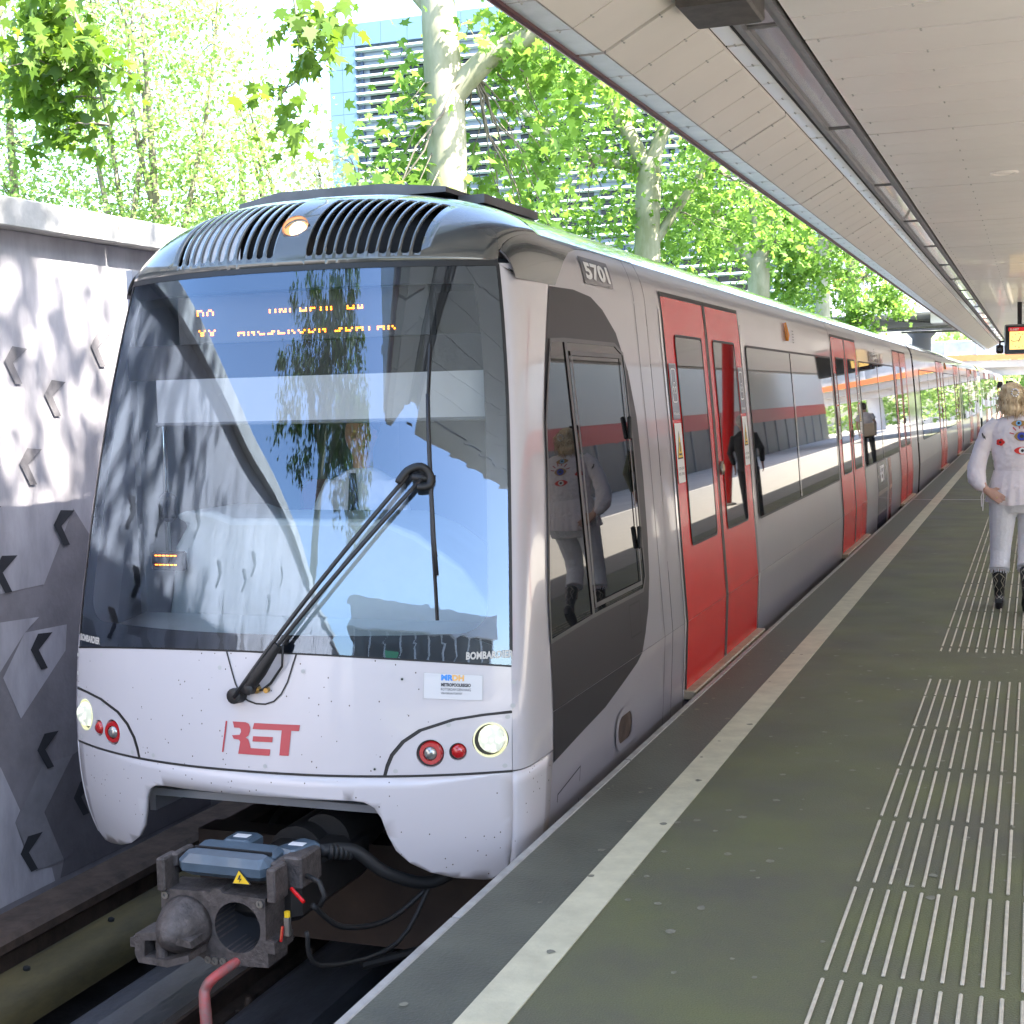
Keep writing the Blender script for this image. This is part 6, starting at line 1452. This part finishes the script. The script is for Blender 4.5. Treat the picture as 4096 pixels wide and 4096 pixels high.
# hair: many strands over a cap
M['hair'] = mat('blonde_hair', (.86, .72, .50), .5, var=.4, vscale=40, stretch=(1, 1, .25), dark=(.45, .30, .16))
mb = MB(); mb.ball(hpt(0, -.005, 1.525), (.094, .105, .108), 20); mb.ball(hpt(.01, -.07, 1.545), (.062, .05, .06), 14); mb.ball(hpt(-.03, -.055, 1.59), (.05, .05, .035), 12); mb.ball(hpt(.0, -.045, 1.45), (.088, .07, .06), 14)
hr_ = skinned(mb, 'hair', 'hair', wo_, .007, 4, .006, .03)
mb = MB(); random.seed(9)
for k in range(420):
    a = random.uniform(-2.9, -.2); z = random.uniform(1.44, 1.60); r = .092 * math.sqrt(max(.1, 1 - ((z - 1.53) / .12) ** 2))
    p = Vector(hpt(r * math.cos(a), r * 1.15 * math.sin(a), z)); q = p + Vector((random.uniform(-.03, .03), random.uniform(-.02, .012), random.uniform(-.05, .02))); w_ = q + Vector((random.uniform(-.02, .02), random.uniform(-.01, .012), random.uniform(-.10, -.01)))
    mb.tube([p, q, w_], [.0026, .0026, .0008], 4)
mb.build('hair_strands', 'hair', hr_, smooth=True)
mb = MB()
for k in range(9): mb.ball(hpt(.02 + .022 * math.cos(k * .7), -.115 - .006 * (k % 2), 1.555 + .026 * math.sin(k * .7)), .009, 6)
mb.build('hair_clip', 'chrome', hr_, smooth=True)
mb = MB(); mb.box(hpt(-.085, .06, 1.615), (.045, .02, .045), bev=.005, rz=.9); mb.box(hpt(-.02, .10, 1.62), (.055, .012, .042), bev=.005, rz=.2); mb.tube([hpt(-.095, .05, 1.625), hpt(-.105, .0, 1.60), hpt(-.098, -.04, 1.56)], [(.008, .003)] * 3, 6); mb.build('sunglasses', 'black', hr_)
MB().tube([hpt(-.075 + .0, .01 + .016 * math.cos(a), 1.435 + .018 * math.sin(a)) for a in [2 * PI * i / 12 for i in range(13)]], .0015, 5, cap=False).build('earring', 'chrome', wo_)
MB().lathe([(.0105, -.004), (.012, 0), (.0105, .004)], wpt(-.155, -.175, .815), (.8, 0, -.5), 12).build('ring', 'bg', wo_)

def simple_person(x, y, z, label, top, legs, hair, h=1.62, bag=None, group=None, face=1):
    """standing adult seen mostly as a reflection; face=1 looks along +Y"""
    s = h / 1.75; t = thing('person', label, 'person', (x, y, z), group); q = lambda a, b, c: (x + a * s, y + b * face * s, z + c * s)
    mb = MB(); mb.ball(q(0, .02, 1.63), (.075 * s, .095 * s, .115 * s), 16); mb.tube([q(0, 0, 1.42), q(0, .01, 1.55)], .052 * s, 12); mb.tube([q(0, 0, .95), q(0, 0, 1.2), q(0, 0, 1.4)], [(.09 * s, .14 * s), (.1 * s, .14 * s), (.09 * s, .17 * s)], 14, upv=(0, 1, 0))
    mb.ball(q(0, .115, 1.62), (.012, .02, .02), 6)
    for g in (-1, 1):
        mb.tube([q(g * .16, 0, 1.42), q(g * .24, -.01, 1.15), q(g * .22, .08, .93)], [.045 * s, .036 * s, .024 * s], 10); hand(mb, q(g * .22, .08, .93), (0, .2 * face, -1), (0, face, 0), s, .6)
        mb.tube([q(g * .09, 0, .9), q(g * .1, .01, .5), q(g * .1, -.01, .08)], [.08 * s, .055 * s, .035 * s], 10)
    skinned(mb, 'person_body', 'skin', t, .010, 3)
    mb = MB(); mb.tube([q(0, 0, .86), q(0, 0, 1.05), q(0, 0, 1.25), q(0, 0, 1.4), q(0, 0, 1.5)], [(.12 * s, .17 * s), (.11 * s, .16 * s), (.125 * s, .175 * s), (.11 * s, .18 * s), (.06 * s, .07 * s)], 16, upv=(0, 1, 0))
    for g in (-1, 1): mb.tube([q(g * .15, 0, 1.43), q(g * .25, -.01, 1.16), q(g * .225, .07, .96)] if top[3:] != (0,) else [q(g * .15, 0, 1.43), q(g * .225, 0, 1.27)], [.06 * s, .052 * s, .04 * s] if top[3:] != (0,) else [.06 * s, .06 * s], 10)
    skinned(mb, 'top', mat('cloth_top', top[:3], .8, var=.2, vscale=14), t, .012, 4, .01, .06)
    mb = MB(); mb.tube([q(0, 0, 1.0), q(0, -.01, .84)], [(.11 * s, .15 * s), (.12 * s, .165 * s)], 14, upv=(0, 1, 0))
    for g in (-1, 1): mb.tube([q(g * .088, 0, .88), q(g * .1, .01, .5), q(g * .1, -.01, .09)], [.092 * s, .068 * s, .052 * s], 12)
    skinned(mb, 'trousers', mat('cloth_legs', legs, .8), t, .012, 4)
    for g in (-1, 1): MB().tube([q(g * .1, -.05, .045), q(g * .1, .06, .045), q(g * .1, .17, .03)], [(.04 * s, .035 * s), (.042 * s, .04 * s), (.02 * s, .03 * s)], 10).build('shoe', 'black', t, smooth=True)
    mb = MB(); mb.ball(q(0, -.015, 1.665), (.088 * s, .105 * s, .108 * s), 16); skinned(mb, 'hair', mat('hair_' + str(int(hair[0] * 100)), hair, .7, var=.3, vscale=40), t, .010, 2, .01, .02)
    if bag:
        mb = MB(); mb.box(q(-.08, -.20, 1.0), (.36 * s, .10 * s, .36 * s), bev=.03); b_ = mb.build('tote_bag', mat('canvas', bag, .8), t)
        mb = MB(); mb.tube([q(-.2, -.19, 1.16), q(-.16, -.14, 1.38), q(-.14, .0, 1.46)], [(.004, .015)] * 3, 6); mb.build('strap', b_.data.materials[0], b_)
    return t
simple_person(.13, 14.3, 0, 'grey-haired person in a mottled green jacket just ahead of the blonde woman', (.09, .10, .06), (.05, .05, .06), (.42, .40, .38), 1.62)
simple_person(.22, 20.0, 0, 'person in a black coat walking on the platform, mirrored in the train windows', (.02, .02, .022), (.025, .025, .03), (.6, .58, .55), 1.6)
simple_person(.2, 35.0, 0, 'person with a beige tote in white T-shirt and dark trousers, mirrored in the windows', (.75, .72, .78, 0), (.02, .02, .025), (.03, .022, .018), 1.6, bag=(.55, .45, .36))
# the driver, behind the console
dx, dyy = XC - .13, 6.0
d_ = thing('person', 'train driver in a white shirt and dark striped tie sitting behind the cab console', 'person', (dx, dyy, .72))
mb = MB(); q = lambda a, b, c: (dx + a, dyy + b, c)
mb.ball(q(.0, -.02, 1.46), (.072, .09, .108), 18); mb.tube([q(0, 0, 1.24), q(0, -.01, 1.38)], .05, 12); mb.ball(q(0, -.115, 1.45), (.013, .02, .02), 8)
for g in (-1, 1): mb.ball(q(g * .073, -.01, 1.45), (.01, .018, .026), 8)
mb.tube([q(0, 0, .76), q(0, 0, 1.0), q(0, 0, 1.2)], [(.1, .15), (.1, .15), (.08, .16)], 14, upv=(0, 1, 0))
for g in (-1, 1):
    mb.tube([q(g * .15, 0, 1.22), q(g * .22, -.08, 1.0), q(g * .16, -.32, 1.02)], [.045, .038, .026], 10); hand(mb, q(g * .16, -.32, 1.02), (0, -1, .0), (-g, 0, 0), .95, .6)
    mb.tube([q(g * .08, .02, .80), q(g * .1, -.38, .82), q(g * .1, -.42, .40)], [.085, .06, .045], 10)
skinned(mb, 'person_body', 'skin', d_, .010, 3)
mb = MB(); mb.tube([q(0, 0, .80), q(0, 0, 1.0), q(0, 0, 1.15), q(0, 0, 1.24), q(0, 0, 1.30)], [(.12, .17), (.115, .165), (.115, .18), (.09, .17), (.055, .06)], 18, upv=(0, 1, 0))
for g in (-1, 1): mb.tube([q(g * .14, 0, 1.225), q(g * .225, -.07, 1.01), q(g * .17, -.28, 1.02)], [.062, .054, .038], 12)
skinned(mb, 'shirt', mat('white_shirt', (.72, .74, .80), .8), d_, .010, 4, .008, .06)
mb = MB(); mb.prism([(-.015, 1.28), (.015, 1.28), (.03, 1.05), (0, .98), (-.03, 1.05)], lambda u, v_, w_: q(u + .0, -.118 - w_ - .02 * (1.28 - v_), v_), .006); mb.build('tie', mat('tie_navy', (.02, .025, .06), .6), d_)
mb = MB(); 
for g in (-1, 1): mb.tube([q(g * .09, .0, .84), q(g * .1, -.38, .83), q(g * .1, -.42, .36)], [.095, .07, .055], 12)
skinned(mb, 'trousers', mat('navy_trousers', (.02, .022, .035), .8), d_, .012, 3)
mb = MB(); mb.ball(q(0, .01, 1.50), (.08, .095, .09), 16); skinned(mb, 'hair', mat('brown_hair', (.10, .06, .035), .7), d_, .010, 2, .008, .02)
